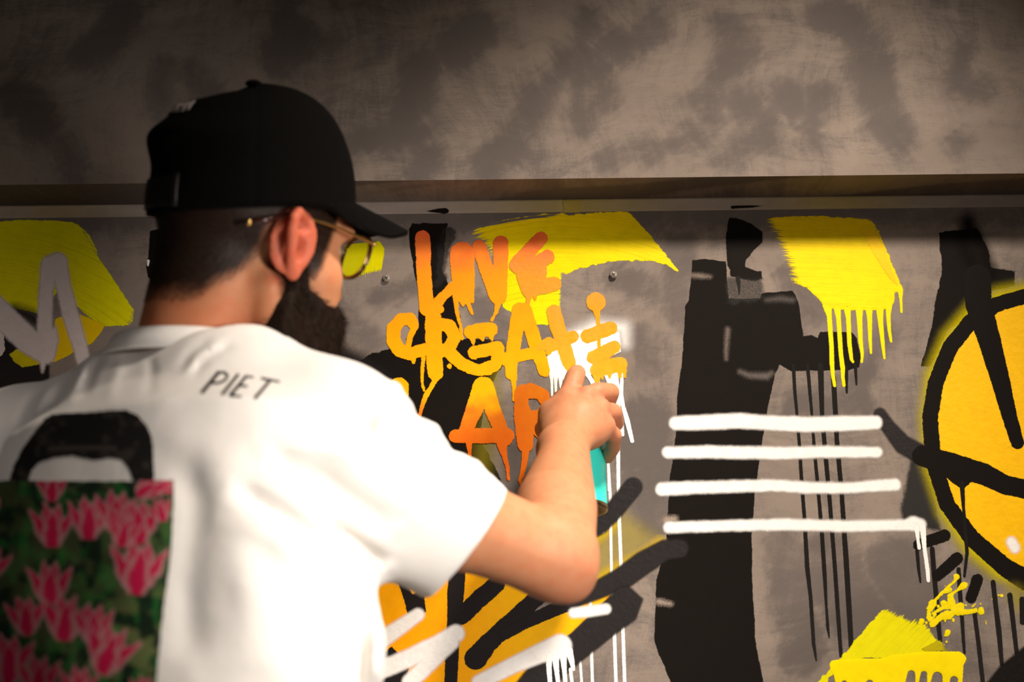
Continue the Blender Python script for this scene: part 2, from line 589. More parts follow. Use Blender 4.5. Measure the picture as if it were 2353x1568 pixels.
mesh_np('wall_base', np.array([[xa, WALL_Y, 0], [xb, WALL_Y, 0], [xb, WALL_Y, zl], [xa, WALL_Y, zl],
                               [W_LO, WALL_Y + .1, 0], [W_LO, WALL_Y + .1, zt], [W_HI, WALL_Y + .1, 0], [W_HI, WALL_Y + .1, zt], [W_LO, WALL_Y, 0], [W_HI, WALL_Y, 0], [W_LO, WALL_Y, zb], [W_HI, WALL_Y, zb], [xa, WALL_Y, zb], [xb, WALL_Y, zb]]),
        [(0, 1, 2, 3), (5, 4, 6, 7), (8, 0, 12, 10), (1, 9, 11, 13)], WM, wall_mural, smooth=False)
floor_m = simple_mat('floor_concrete', (0.12, 0.105, 0.095), 0.7, bump_scale=120, var=0.6)
fl = box('floor', (W_LO, -2.0, -0.1), (W_HI, WALL_Y + .1, 0.0), floor_m)
tag(fl, 'grey concrete floor in front of the mural wall', 'floor', kind='structure')
DEFAULT_PARENT[0] = wall_mural
# ------------------------------------------------------------------ mural, bottom coats first
# dark rolled shapes behind the words
stroke('rolled_patch', t5(('p', [(200, 152), (368, 150), (362, 180), (350, 300), (345, 380), (400, 500), (440, 640), (430, 700), (430, 780),
       (180, 760), (170, 700), (232, 640), (236, 500), (214, 400), (190, 260), (184, 180)])), BLK, 'roller', 'black upright paint patch behind the first letters', wob=3)
stroke('rolled_patch', t5(('l', [(365, 200, 30), (345, 330, 26), (330, 430, 20)])), BLK, 'grainy', wob=10, dclip=1.5)
stroke('rolled_patch', t5(('p', [(-120, 830), (0, 778), (60, 760), (100, 742), (210, 760), (420, 720), (440, 700), (640, 700), (650, 800),
       (600, 860), (540, 1000), (520, 1180), (600, 1320), (665, 1440), (600, 1530), (420, 1500), (250, 1580), (60, 1540), (-90, 1450), (-160, 1250), (-240, 1080), (-200, 920)])), BLK, 'roller', 'large black paint area behind the lettering', wob=5)
stroke('overspray_patch', raw(('l', [(770, 815, 26), (800, 840, 34), (860, 880, 40)])), CHR, 'fog')
stroke('overspray_patch', t5(('l', [(600, 860, 10), (585, 1000, 26), (545, 1200, 40), (520, 1380, 40)])), (0.30, 0.24, 0.0), 'mist', 'yellowish spray veil on black paint with a reflective highlight painted in')  # reflective highlight on the black put into the colour of this veil
stroke('overspray_patch', t5(('l', [(690, 1240, 50), (700, 1400, 60)])), (0.10, 0.085, 0.08), 'mist')
stroke('overspray_patch', t5(('l', [(655, 700, 60), (820, 690, 30)])), (0.22, 0.18, 0.165), 'mist')

# grey-green veil, lower middle
stroke('overspray_patch', tl(('p', [(1550, 520), (1750, 380), (2000, 560), (1650, 900), (1500, 900)])), (0.40, 0.31, 0.06), 'mist', 'thin yellowish overspray on concrete')

# the tall black block on the right
stroke('rolled_patch', t6(('p', [(395, 442), (480, 436), (608, 452), (628, 690), (830, 690), (842, 655), (1035, 640), (1052, 660), (1082, 740), (1108, 935),
       (1160, 925), (1200, 942), (1218, 905), (1418, 903), (1452, 945), (1480, 1060), (1466, 1130), (1400, 1150), (1030, 1156), (985, 1132), (955, 1114),
       (925, 1180), (880, 1400), (850, 1568), (800, 1900), (775, 2200), (780, 2500), (800, 2900), (850, 3160), (850, 3400), (270, 3400), (255, 3160),
       (150, 2900), (165, 2500), (225, 2270), (250, 1850), (290, 1568), (300, 1290), (328, 1100), (350, 740), (372, 700), (388, 540)])), BLK, 'roller',
       'tall black rolled block crossed by white bars', wob=1.6)
stroke('rolled_patch', t6(('p', [(635, 168), (680, 176), (770, 205), (846, 262), (842, 325), (775, 395), (738, 440), (730, 485), (840, 520), (846, 560), (800, 578), (700, 562), (640, 550), (618, 430), (610, 290)])), BLK, 'roller', wob=3)
stroke('rolled_patch', t6(('p', [(625, 560), (780, 580), (835, 560), (835, 700), (625, 720)])), BLK, 'grainy', wob=8, dclip=0.5)
stroke('paint_drip', t6(('l', [(688, 560, 16), (694, 610, 9), (697, 660, 4)])), BLK, 'drip')
stroke('scraped_gap', t6(('l', [(622, 890, 10), (612, 1020, 7), (612, 1080, 3)])), (0.17, 0.13, 0.11), 'grainy', margin=6)
stroke('scraped_gap', t6(('l', [(392, 540, 8), (450, 545, 12), (510, 550, 3)])), (0.22, 0.17, 0.14), 'grainy', margin=6)
stroke('scraped_gap', t6(('l', [(700, 1160, 10), (760, 1185, 14), (870, 1190, 20), (905, 1170, 10)])), (0.10, 0.08, 0.07), 'grainy', margin=6)
stroke('scraped_gap', t6(('l', [(870, 700, 10), (960, 690, 16), (1040, 700, 14)])), (0.05, 0.04, 0.035), 'grainy', margin=6)
stroke('scraped_gap', tl(('l', [(2060, 440, 24), (2120, 430, 18)])), (0.33, 0.26, 0.21), 'grainy', margin=5)
stroke('scraped_gap', tl(('l', [(2010, 1010, 18), (2090, 1024, 12)])), (0.33, 0.26, 0.21), 'grainy', margin=5)
for pts in ([(50, 0, 9), (56, 120, 8), (68, 250, 7), (80, 400, 8), (92, 600, 9), (105, 760, 9), (118, 1000, 11), (135, 1150, 9), (150, 1380, 9), (163, 1462, 4)],
            [(120, 0, 9), (132, 140, 8), (142, 250, 6), (152, 400, 8), (180, 700, 9), (192, 850, 10), (205, 1050, 10), (213, 1200, 6), (220, 1300, 8), (227, 1350, 3)],
            [(184, 0, 15), (188, 120, 13), (192, 250, 10), (205, 400, 11), (232, 700, 10), (255, 1000, 10), (272, 1250, 10), (286, 1440, 9)],
            [(248, 60, 12), (256, 200, 12), (265, 370, 11), (290, 650, 11), (303, 850, 12), (310, 950, 13), (325, 1200, 13), (338, 1420, 12)],
            [(312, 10, 9), (312, 80, 8), (314, 135, 5)], [(356, 0, 8), (360, 60, 6), (362, 96, 4)]):
    stroke('paint_drip', td(('l', pts)), BLK, 'drip', 'thin black run below the black block', cell=2.5)

# yellow brush marks
def gy(top, bot, y0, y1):
    def f(xs, ys):
        t = np.clip((ys - y0) / (y1 - y0), 0, 1)
        return [top[i] + (bot[i] - top[i]) * t for i in range(3)]
    return f


stroke('brush_mark', t5(('p', [(462, 216), (500, 185), (560, 160), (640, 138), (750, 118), (800, 112), (900, 104), (960, 112), (1060, 100), (1215, 97), (1262, 132), (1330, 210), (1462, 375),
       (1455, 378), (1400, 345), (1340, 330), (1150, 330), (1000, 365), (915, 395), (905, 470), (910, 520), (908, 560), (870, 600), (850, 636), (790, 634), (735, 610), (690, 590),
       (625, 545), (640, 430), (600, 350), (540, 280)])), LEM, 'brush', 'broad yellow brush swoosh behind the orange word',
       grad=gy((0.95, 0.68, 0.0), LEM, 500, 680), polar=(1290, 1180), fray=[(t5(('l', [(462, 216), (560, 320)]))[0][1], 45, 0.9), (t5(('l', [(1462, 375), (1340, 210)]))[0][1], 30, 0.45),
       (t5(('l', [(915, 395), (908, 560)]))[0][1], 12, 0.8), (t5(('l', [(560, 160), (900, 103)]))[0][1], 10, 0.75)], dry0=0.24, wob=4, wobs=9)
stroke('brush_mark', raw(('p', [(795, 562), (872, 555), (884, 572), (880, 600), (874, 640), (850, 640), (820, 645), (790, 640), (780, 600)])), LEM, 'brush',
       'short yellow brush dab behind the eyeglasses', ang=93, fray=[([(780, 655), (885, 630)], 24, 0.9), ([(884, 560), (884, 640)], 8, 0.7)], dry0=0.12)
stroke('brush_mark', t6(('p', [(818, 182), (1000, 165), (1200, 157), (1400, 172), (1520, 178), (1560, 202), (1600, 270), (1650, 390), (1700, 520), (1745, 615), (1748, 650), (1700, 652), (1690, 720), (1660, 752), (1600, 765),
       (1400, 765), (1255, 750), (1205, 690), (1130, 620), (1000, 572), (985, 480), (940, 400), (890, 290)])), YEL, 'brush', 'wide yellow brush mark running into drips',
       grad=gy((0.90, 0.62, 0.0), YEL, 500, 650), ang=2, fray=[(t6(('l', [(818, 182), (890, 290), (960, 460), (1000, 572)]))[0][1], 45, 0.9)], dry0=0.2, wob=3, wobs=8, relief=0.6)
stroke('brush_mark', t6(('p', [(1000, 568), (1130, 560), (1700, 580), (1730, 620), (1700, 660), (1690, 720), (1660, 752), (1600, 765), (1400, 765), (1255, 750), (1205, 690), (1130, 620)]),), YEL, 'brush', ang=75,
       fray=[(t6(('l', [(1000, 568), (1200, 655), (1690, 660)]))[0][1], 16, 0.85)], dry0=0.05, relief=0.4)
stroke('paint_ridge', t6(('p', [(1455, 230), (1580, 245), (1640, 390), (1690, 520), (1735, 640), (1650, 560), (1560, 420)])), (0.98, 0.62, 0.0), 'spray', 'thick wet ridge at the end of a yellow brush mark', relief=1.2)
for pts in ([(1262, 735, 30), (1275, 800, 16), (1290, 1000, 14), (1292, 1100, 15), (1298, 1180, 12), (1310, 1252, 9)],
            [(1325, 740, 24), (1335, 820, 15), (1350, 1050, 14), (1362, 1140, 15), (1362, 1190, 11), (1370, 1250, 10)],
            [(1390, 740, 24), (1398, 820, 15), (1405, 980, 14), (1418, 1080, 11), (1428, 1098, 8)],
            [(1468, 740, 26), (1470, 820, 18), (1476, 960, 14), (1488, 1050, 10), (1484, 1098, 8)],
            [(1530, 740, 24), (1535, 820, 16), (1538, 960, 11), (1544, 1042, 7)],
            [(1600, 740, 26), (1604, 830, 17), (1620, 980, 12), (1630, 1075, 7)],
            [(1660, 710, 24), (1655, 800, 14), (1662, 900, 11), (1673, 966, 8)],
            [(1732, 630, 18), (1736, 700, 9), (1740, 778, 7)]):
    stroke('paint_drip', t6(('l', pts)), YEL, 'drip', 'yellow run hanging from a brush mark', cell=2.5, relief=0.5)

# left yellow brush mark and silver letter
stroke('brush_mark', tm(('p', [(-1300, 60), (0, 110), (250, 95), (620, 112), (690, 150), (770, 230), (830, 350), (850, 420), (960, 590), (1060, 740), (1150, 870), (1145, 950), (1110, 1000), (900, 1010),
       (800, 960), (500, 700), (330, 900), (150, 860), (60, 820), (-100, 700), (-1300, 600)])), LEM, 'brush', 'olive-yellow brush mark behind the silver letter',
       polar=(-60, 1180), fray=[(tm(('l', [(1150, 870), (1110, 1010)]))[0][1], 22, 0.6), (tm(('l', [(690, 150), (850, 420)]))[0][1], 14, 0.6)], dry0=0.24, wob=2, wobs=8)
stroke('rolled_patch', tm(('p', [(-1300, 900), (-40, 940), (60, 1050), (200, 1180), (300, 1310), (420, 1320), (420, 1700), (-1300, 1900)])), BLK, 'spray', 'black area low at the far end of the mural')
stroke('overspray_patch', tm(('l', [(130, 870, 26), (250, 920, 34), (310, 960, 30)])), CHR, 'fog', margin=14)
stroke('brush_mark', tm(('p', [(85, 1250), (130, 1210), (200, 1180), (330, 1270), (340, 1330), (200, 1360), (120, 1310)])), (0.62, 0.52, 0.0), 'brush', ang=30, dry0=0.12, wob=3)
stroke('sprayed_patch', tm(('p', [(470, 950), (640, 880), (900, 1000), (860, 1070), (800, 1150), (640, 1230), (480, 1310), (430, 1320)])), (0.86, 0.58, 0.0), 'roller', wob=2)
stroke('letter_stroke', tm(('l', [(-120, 780, 110), (60, 960, 110), (240, 1130, 110), (390, 1250, 85)]), ('l', [(400, 1180, 90), (385, 1000, 66), (395, 700, 62), (430, 480, 80), (500, 450, 75)]),
       ('l', [(500, 460, 80), (540, 650, 66), (610, 930, 70), (690, 1190, 62), (720, 1320, 60)]), ('p', [(300, 1230), (480, 1000), (505, 1130), (470, 1270), (400, 1310), (372, 1400), (345, 1330)]),
       ('l', [(372, 1300, 30), (364, 1400, 10)])), SIL, 'spray', 'pale grey sprayed letter with soft edges', wob=1.5, wobs=8)
stroke('letter_stroke', tm(('l', [(-60, 1130, 100), (-40, 1200, 80)])), SIL, 'marker', wob=3, wobs=6)

stroke('rolled_patch', raw(('p', [(345, 531), (372, 525), (392, 640), (354, 652), (340, 636), (336, 612), (341, 590), (343, 560)])), BLK, 'roller', 'small black paint mark showing beside the head')
stroke('paint_fleck', raw(('l', [(341, 600, 3), (340, 610, 2)])), WHT, 'drip', cell=1.5)
# smiley on the right
stroke('rolled_patch', tr(('p', [(357, 132), (480, 118), (512, 180), (524, 245), (600, 255), (600, 300), (520, 320), (480, 390), (390, 440), (330, 560), (300, 560), (335, 430), (350, 330), (368, 265), (364, 200)])), BLK, 'roller', 'black patch above the yellow disc', wob=3)
stroke('rolled_patch', tr(('p', [(270, 850), (330, 900), (360, 1080), (240, 1060), (240, 1000), (258, 930)])), BLK, 'grainy', wob=3)
stroke('overspray_patch', tr(('l', [(450, 100, 20), (470, 180, 34), (500, 250, 30)])), BLK, 'fog', clipy=478)
disc = [(2353, 655), (2290, 668), (2230, 700), (2170, 770), (2130, 860), (2118, 960), (2125, 1070), (2160, 1180), (2215, 1265), (2290, 1330), (2400, 1370), (2520, 1392), (2698, 1318), (2765, 1255), (2815, 1179), (2846, 1092), (2856, 999), (2844, 907), (2812, 821), (2760, 745), (2692, 684), (2613, 642), (2500, 622)]
stroke('overspray_patch', raw(('p', disc)), (0.62, 0.52, 0.0), 'fog', 'yellow-green overspray around the disc', margin=28)
stroke('sprayed_patch', raw(('p', [(2353, 680), (2290, 700), (2240, 730), (2185, 795), (2155, 870), (2140, 960), (2148, 1060), (2180, 1160), (2232, 1240), (2300, 1300), (2400, 1340), (2520, 1360), (2684, 1296), (2747, 1238), (2794, 1167), (2823, 1086), (2832, 1000), (2821, 914), (2791, 833), (2742, 762), (2679, 706), (2604, 667), (2500, 646)])),
       (0.95, 0.53, 0.0), 'spray', 'orange-yellow sprayed disc of a smiling face')
stroke('sprayed_line', raw(('l', [(2684, 1295, 20), (2747, 1237, 20), (2794, 1166, 20), (2823, 1085, 20), (2832, 1000, 20), (2821, 914, 20), (2791, 834, 20), (2742, 764, 20), (2679, 707, 20), (2604, 668, 20), (2500, 648, 17), (2430, 658, 17), (2353, 682, 17), (2290, 700, 17), (2230, 740, 18), (2182, 800, 18), (2150, 880, 18), (2137, 960, 18), (2144, 1060, 18), (2176, 1160, 18), (2235, 1240, 19), (2310, 1305, 21), (2360, 1335, 24), (2440, 1358, 22), (2520, 1362, 20), (2684, 1295, 20), (2747, 1237, 20), (2794, 1166, 20)])),
       BLK, 'marker', 'black outline of the smiling disc', wob=1.5, wobs=7)
stroke('sprayed_line', raw(('l', [(2245, 640, 32), (2248, 700, 30), (2274, 785, 26), (2300, 880, 21), (2320, 960, 17), (2338, 1018, 15)])), BLK, 'marker', 'black slanting eye stroke of the smiling disc', wob=1)
stroke('sprayed_line', raw(('l', [(2022, 952, 14), (2040, 980, 16), (2075, 1022, 21), (2130, 1052, 22)])), CHR, 'spray', 'soft black stroke running into the disc')
stroke('sprayed_line', raw(('l', [(2120, 1048, 24), (2180, 1066, 26), (2260, 1090, 25), (2310, 1115, 22), (2420, 1140, 21)]), ('p', [(2130, 1060), (2240, 1065), (2245, 1090), (2225, 1115), (2212, 1125), (2195, 1115), (2170, 1095)])),
       BLK, 'marker', 'black mouth stroke of the smiling disc', wob=1)
stroke('paint_drip', raw(('l', [(2210, 1110, 6), (2214, 1170, 3.5), (2219, 1235, 4.5), (2222, 1270, 4), (2216, 1325, 3)])), BLK, 'drip', cell=2.5)
stroke('sprayed_dot', raw(('l', [(2324, 1246, 12), (2332, 1260, 12)])), WHT, 'spray', label='small pale sprayed dot on the disc', cell=2.5)
stroke('overspray_patch', raw(('l', [(2330, 1365, 12), (2345, 1392, 10)])), (0.5, 0.40, 0.0), 'mist')
for pts in ([(110, 350, 17), (125, 520, 14), (142, 640, 8)], [(250, 330, 22), (268, 560, 22), (290, 800, 22), (305, 1000, 21), (325, 1180, 20)],
            [(495, 520, 20), (510, 760, 20), (528, 980, 18), (540, 1180, 15), (550, 1300, 12)], [(640, 900, 20), (660, 1050, 20), (685, 1250, 20), (720, 1568, 20), (740, 1800, 20)],
            [(815, 640, 22), (845, 900, 22), (870, 1100, 25), (897, 1400, 18)], [(970, 760, 24), (1000, 1000, 22), (1035, 1300, 20)], [(1085, 800, 26), (1090, 1010, 26)]):
    stroke('paint_drip', tq(('l', pts)), BLK, 'drip', 'blackish run under the disc', cell=2.5)
stroke('sprayed_line', tq(('l', [(125, 290, 52), (240, 250, 55), (365, 205, 55)])), BLK, 'marker', 'topmost of the short black dashes below the disc', wob=2, wobs=6)
stroke('sprayed_line', tq(('l', [(300, 580, 52), (480, 420, 56)])), BLK, 'marker', wob=1)
stroke('sprayed_line', tq(('l', [(612, 785, 50), (668, 620, 55)])), BLK, 'marker', wob=1)
stroke('rolled_patch', tq(('p', [(740, 1600), (880, 1420), (1103, 1240), (1500, 1100), (1500, 2000), (500, 2000)])), BLK, 'spray', 'black corner patch low on the mural')

# bottom right brush mark and splash
stroke('brush_mark', tb(('p', [(-200, 1560), (150, 1240), (380, 990), (520, 830), (700, 620), (820, 490), (960, 420), (1020, 440), (1130, 560), (1260, 580), (1330, 680), (1400, 790), (1550, 870), (1600, 900), (1350, 960), (600, 1000), (260, 1200), (150, 1560)])), LEM, 'brush',
       'slanting lemon-yellow brush mark with frayed top', ang=-46, fray=[(tb(('l', [(900, 420), (1130, 530), (1300, 560), (1550, 830)]))[0][1], 26, 0.95), (tb(('l', [(1400, 900), (1600, 870)]))[0][1], 20, 0.85)], dry0=0.12, wob=4, wobs=8)
stroke('brush_mark', tb(('p', [(1250, 900), (1480, 780), (1600, 880), (1580, 910), (1280, 925)])), (0.5, 0.42, 0.0), 'brush', ang=-30, fray=[(tb(('l', [(1500, 780), (1610, 900)]))[0][1], 30, 0.95)], dry0=0.42)
holes = []
for x, y, r in ((1140, 1170, 44), (1275, 1170, 36), (1420, 1200, 56), (1600, 1230, 42), (420, 1270, 34), (560, 1290, 30), (690, 1270, 40), (870, 1290, 34)):
    holes.append(('-l', [(x, y, r), (x - 12, y + 120, r * 1.3), (x - 16, y + 400, r * 1.4)]))
stroke('brush_mark', tb(('p', [(285, 1025), (400, 1005), (800, 1000), (940, 960), (1250, 925), (1660, 925), (1710, 960), (1735, 1000), (1700, 1080), (1690, 1250), (1700, 1560), (380, 1560), (310, 1180), (270, 1120), (262, 1060)]), *holes), YEL, 'marker',
       'thick yellow brush end with a row of runs', relief=0.8)
stroke('dark_fleck', tb(('l', [(985, 1010, 10), (1000, 1040, 14), (1015, 1035, 6)])), (0.10, 0.08, 0.0), 'grainy', margin=4, cell=2.5)
stroke('dark_fleck', tb(('l', [(1482, 985, 14), (1486, 1040, 10)])), (0.22, 0.18, 0.0), 'grainy', margin=4, cell=2.5)
stroke('dark_fleck', tb(('l', [(390, 1090, 8), (420, 1110, 6)])), (0.2, 0.16, 0.0), 'grainy', margin=4, cell=2.5)
spl = [[(1625, 125, 34), (1610, 165, 14), (1560, 210, 12), (1460, 310, 18), (1400, 380, 20), (1370, 410, 44), (1340, 470, 30), (1315, 560, 12)], [(1545, 260, 32), (1500, 285, 20)],
       [(1705, 215, 40), (1640, 265, 14), (1590, 295, 14), (1560, 330, 30), (1570, 400, 40), (1600, 470, 40), (1540, 520, 60), (1450, 560, 30), (1370, 630, 34), (1355, 650, 16)],
       [(1340, 575, 28), (1400, 510, 20), (1500, 450, 28), (1560, 430, 20)], [(1660, 450, 50), (1640, 500, 40), (1740, 500, 26), (1820, 488, 20), (1830, 480, 22)], [(1490, 410, 36)], [(1430, 440, 16)],
       [(1890, 475, 30), (1892, 500, 32)], [(1530, 715, 30), (1520, 745, 22), (1500, 760, 8)], [(1300, 615, 14)], [(1310, 465, 9)], [(1250, 600, 30), (1225, 625, 14)], [(1885, 415, 11)], [(1830, 415, 8), (1800, 440, 10)], [(1730, 430, 11)],
       [(2112, 325, 17)], [(2078, 322, 9)], [(2008, 360, 6)], [(1795, 710, 5)], [(1500, 220, 4)], [(1940, 590, 3), (1944, 632, 3)], [(1505, 580, 12), (1505, 600, 6)], [(1590, 580, 14), (1592, 605, 8)], [(1310, 640, 3), (1320, 670, 3)], [(1520, 820, 14)], [(1270, 665, 14)]]
stroke('paint_splash', tb(*[('l', p) for p in spl], ('-l', [(1430, 380, 16), (1460, 340, 10)]), ('-l', [(1420, 520, 10), (1500, 480, 12), (1560, 480, 8)]), ('-l', [(1350, 500, 6), (1365, 545, 8)])), YEL, 'wet',
       'burst of thrown yellow paint drops', cell=2.0, wob=1.6, wobs=5, relief=0.6)

# white bars
for pts in ([(1553, 973, 15), (1620, 971, 17), (1700, 968, 17), (1780, 973, 16), (1850, 976, 17), (1930, 974, 17), (2012, 972, 15)],
            [(1535, 1041, 13), (1620, 1039, 14), (1780, 1042, 14), (1900, 1039, 13), (2015, 1040, 12)],
            [(1522, 1125, 15), (1600, 1121, 14), (1780, 1116, 13), (1860, 1122, 13), (1960, 1122, 12), (2020, 1116, 13), (2056, 1115, 14)],
            [(1537, 1213, 13), (1620, 1210, 12), (1800, 1206, 13), (1950, 1210, 13), (2080, 1207, 12), (2098, 1204, 17), (2112, 1207, 15)]):
    stroke('sprayed_line', raw(('l', pts)), WHT, 'spray', 'soft white horizontal sprayed bar', wob=1.5, wobs=16, cell=2.5)
stroke('paint_drip', raw(('l', [(2106, 1212, 6), (2109, 1240, 3.5), (2112, 1260, 4)])), WHT, 'drip', 'white run under the lowest bar', cell=2)
stroke('paint_drip', raw(('l', [(2120, 1212, 7), (2124, 1260, 4.5), (2131, 1310, 4.5), (2133, 1335, 4)])), WHT, 'drip', 'white run under the lowest bar', cell=2)

# lower middle: amber field, black strokes, white strokes
stroke('sprayed_patch', tl(('p', [(-200, 640), (760, 640), (880, 780), (1150, 960), (1080, 1090), (1010, 1168), (1180, 1110), (1450, 1010), (1735, 905), (1640, 1000), (1400, 1230), (1240, 1350), (1100, 1600), (-200, 1750)])), AMB, 'marker',
       'amber field below the arm', grad=lambda x, y: [np.full(x.shape, 0.96), 0.40 + 0.09 * sstep(1020, 1250, x), np.full(x.shape, 0.003)])
stroke('overspray_patch', tl(('l', [(1540, 600, 6), (1620, 540, 10), (1700, 480, 6)])), (0.80, 0.56, 0.0), 'fog', margin=14)
stroke('overspray_patch', tl(('l', [(1530, 890, 14), (1760, 755, 14), (1900, 680, 10), (2020, 590, 6)])), (0.85, 0.58, 0.0), 'fog', margin=14)
stroke('sprayed_line', raw(('l', [(1405, 860, 4), (1413, 900, 5), (1420, 1000, 4.5), (1421, 1120, 4), (1423, 1200, 4), (1427, 1300, 4), (1431, 1440, 4), (1436, 1590, 4)])), WHT, 'drip', 'long thin white run down the concrete', cell=2)
stroke('sprayed_line', raw(('l', [(1398, 1070, 3), (1402, 1140, 3.5), (1405, 1310, 3), (1411, 1440, 4), (1416, 1590, 4)])), WHT, 'drip', 'long thin white run down the concrete', cell=2)
for pts in ([(1353, 1320, 3), (1356, 1360, 3.5), (1359, 1500, 3.5), (1362, 1590, 3.5)], [(1333, 1520, 3), (1338, 1590, 3)]):
    stroke('sprayed_line', raw(('l', pts)), WHT, 'drip', 'long thin white run down the concrete', cell=2)
stroke('sprayed_line', raw(('l', [(1376, 1180, 5), (1381, 1200, 4.5), (1386, 1223, 4)])), WHT, 'drip', 'short white run below the spray can', cell=2)
stroke('sprayed_line', tl(('l', [(1500, 560, 40), (1600, 480, 60), (1700, 370, 66), (1830, 210, 64)])), CHR, 'spray', 'short soft black dash beside the can')
stroke('sprayed_line', tl(('p', [(160, 760), (300, 960), (380, 900), (380, 1000), (392, 1080), (270, 1110), (215, 930)])), CHR, 'marker', wob=1.5)
stroke('sprayed_line', tl(('l', [(608, 800, 56), (595, 960, 58), (590, 1110, 52), (572, 1350, 46), (560, 1640, 44)])), CHR, 'marker', 'black upright stroke of the lower lettering', wob=1)
stroke('sprayed_line', tl(('l', [(880, 890, 60), (760, 990, 62), (640, 1110, 60)])), CHR, 'marker', wob=2.5, wobs=7)
stroke('sprayed_line', tl(('l', [(1500, 830, 40), (1300, 890, 44), (1130, 1010, 56), (960, 1170, 62), (820, 1300, 66), (735, 1405, 78)]), ), CHR, 'marker', 'black stroke with a round end', wob=2, wobs=8)
stroke('sprayed_line', tl(('l', [(940, 1235, 40), (1080, 1155, 42), (1250, 1080, 46), (1420, 1010, 50)])), CHR, 'marker', wob=1)
stroke('sprayed_line', tl(('l', [(1400, 1010, 50), (1560, 940, 62), (1750, 850, 78), (1900, 740, 80), (2050, 650, 70), (2150, 640, 66)])), CHR, 'spray', 'thick soft black stroke rising to the tall block')
stroke('sprayed_line', tl(('p', [(1735, 905), (1800, 900), (1900, 990), (1850, 1130), (1700, 1240), (1450, 1440), (1250, 1620), (980, 1620), (1100, 1470), (1250, 1350), (1400, 1230), (1640, 1000)])), CHR, 'spray', 'broad soft black slanting stroke', margin=10)
stroke('sprayed_line', tl(('p', [(90, 1380), (150, 1320), (215, 1390), (100, 1450)])), CHR, 'marker')
stroke('sprayed_line', tl(('p', [(60, 1580), (130, 1500), (275, 1465), (250, 1540), (340, 1560), (300, 1640), (60, 1640)])), CHR, 'marker')
stroke('sprayed_line', tl(('l', [(335, 1100, 44), (220, 1180, 52), (60, 1290, 60)])), WHT, 'spray', 'soft white stroke beside the shirt')
stroke('sprayed_line', tl(('l', [(600, 1230, 60), (480, 1300, 62), (300, 1390, 62), (60, 1490, 62)]), ('l', [(560, 1290, 60), (420, 1430, 56), (280, 1570, 56)])), WHT, 'spray', 'forked soft white stroke', wob=1)
stroke('sprayed_line', tl(('l', [(1320, 1320, 84), (1180, 1370, 66), (1000, 1450, 56), (760, 1570, 52)])), WHT, 'spray', 'soft white stroke ending in a dripping blob')
for pts in ([(1248, 1380, 22), (1245, 1470, 18), (1255, 1600, 14)], [(1290, 1400, 24), (1300, 1500, 16), (1315, 1620, 14)], [(1345, 1390, 24), (1352, 1480, 16), (1362, 1600, 14)], [(1385, 1350, 26), (1405, 1430, 18), (1415, 1480, 12)], [(1395, 1480, 12), (1408, 1600, 12)]):
    stroke('paint_drip', tl(('l', pts)), WHT, 'drip', 'white run below the white blob', cell=2)
stroke('sprayed_line', tl(('l', [(1415, 1088, 34), (1500, 1080, 38), (1640, 1060, 36)])), WHT, 'spray', 'small white spray bar under the elbow', cell=2.5)

# white fog behind the last letters
stroke('overspray_patch', t5(('l', [(960, 680, 14), (1060, 640, 20), (1200, 650, 24), (1210, 720, 14)])), WHT, 'fog', 'white spray glow around the last letters')
stroke('sprayed_patch', t5(('p', [(835, 790), (870, 740), (940, 690), (1000, 655), (1180, 670), (1190, 760), (1100, 800), (1075, 830), (1040, 880), (1000, 850), (960, 830), (930, 900), (890, 880), (860, 880)])), WHT, 'drip', 'solid white ground under the last letters', wob=3)
for pts in ([(860, 850, 14), (862, 900, 7), (864, 970, 5)], [(882, 860, 14), (880, 910, 7), (882, 960, 5)], [(905, 860, 14), (904, 920, 6), (908, 955, 4)], [(935, 860, 20), (930, 930, 10), (920, 1000, 6)], [(985, 830, 14), (1000, 930, 8)], [(1010, 840, 14), (1040, 880, 10), (1070, 930, 12)],
            [(1060, 830, 8), (1075, 880, 7), (1090, 930, 6)], [(1120, 870, 10), (1140, 910, 14), (1160, 890, 10)], [(1165, 860, 10), (1170, 940, 15), (1175, 1030, 14), (1190, 1100, 12), (1198, 1155, 8)],
            [(1192, 850, 9), (1194, 900, 8), (1190, 960, 10), (1200, 1020, 9), (1220, 1090, 12), (1243, 1185, 9)], [(1125, 1210, 6), (1130, 1300, 6), (1132, 1420, 5)]):
    stroke('paint_drip', t5(('l', pts)), WHT, 'drip', 'white run under the last letters', cell=2)


# orange words
def org(x, y):
    # paint fades red-orange -> orange -> amber -> back to orange
    yy = 440 * 0 + y
    k = [(535, (0.86, 0.13, 0.035)), (580, (0.92, 0.22, 0.03)), (640, (0.98, 0.33, 0.010)), (760, (1.0, 0.375, 0.003)), (830, (1.0, 0.41, 0.002)), (900, (1.0, 0.44, 0.002)), (915, (0.95, 0.40, 0.004)), (955, (0.78, 0.19, 0.01)), (1030, (0.76, 0.14, 0.008)), (1150, (0.70, 0.13, 0.008))]
    n = (fbm(x / 30, y / 30, 4, 3) - 0.5) * 50
    return [np.interp(yy + n, [a[0] for a in k], [a[1][i] for a in k]) for i in range(3)]


def letter(shapes, label, mat='marker', grad=org, wob=1.6):
    return stroke('letter_stroke', t5(*shapes), ORY, mat, label, grad=grad, wob=wob, wobs=8, relief=0.2, cell=2.5)


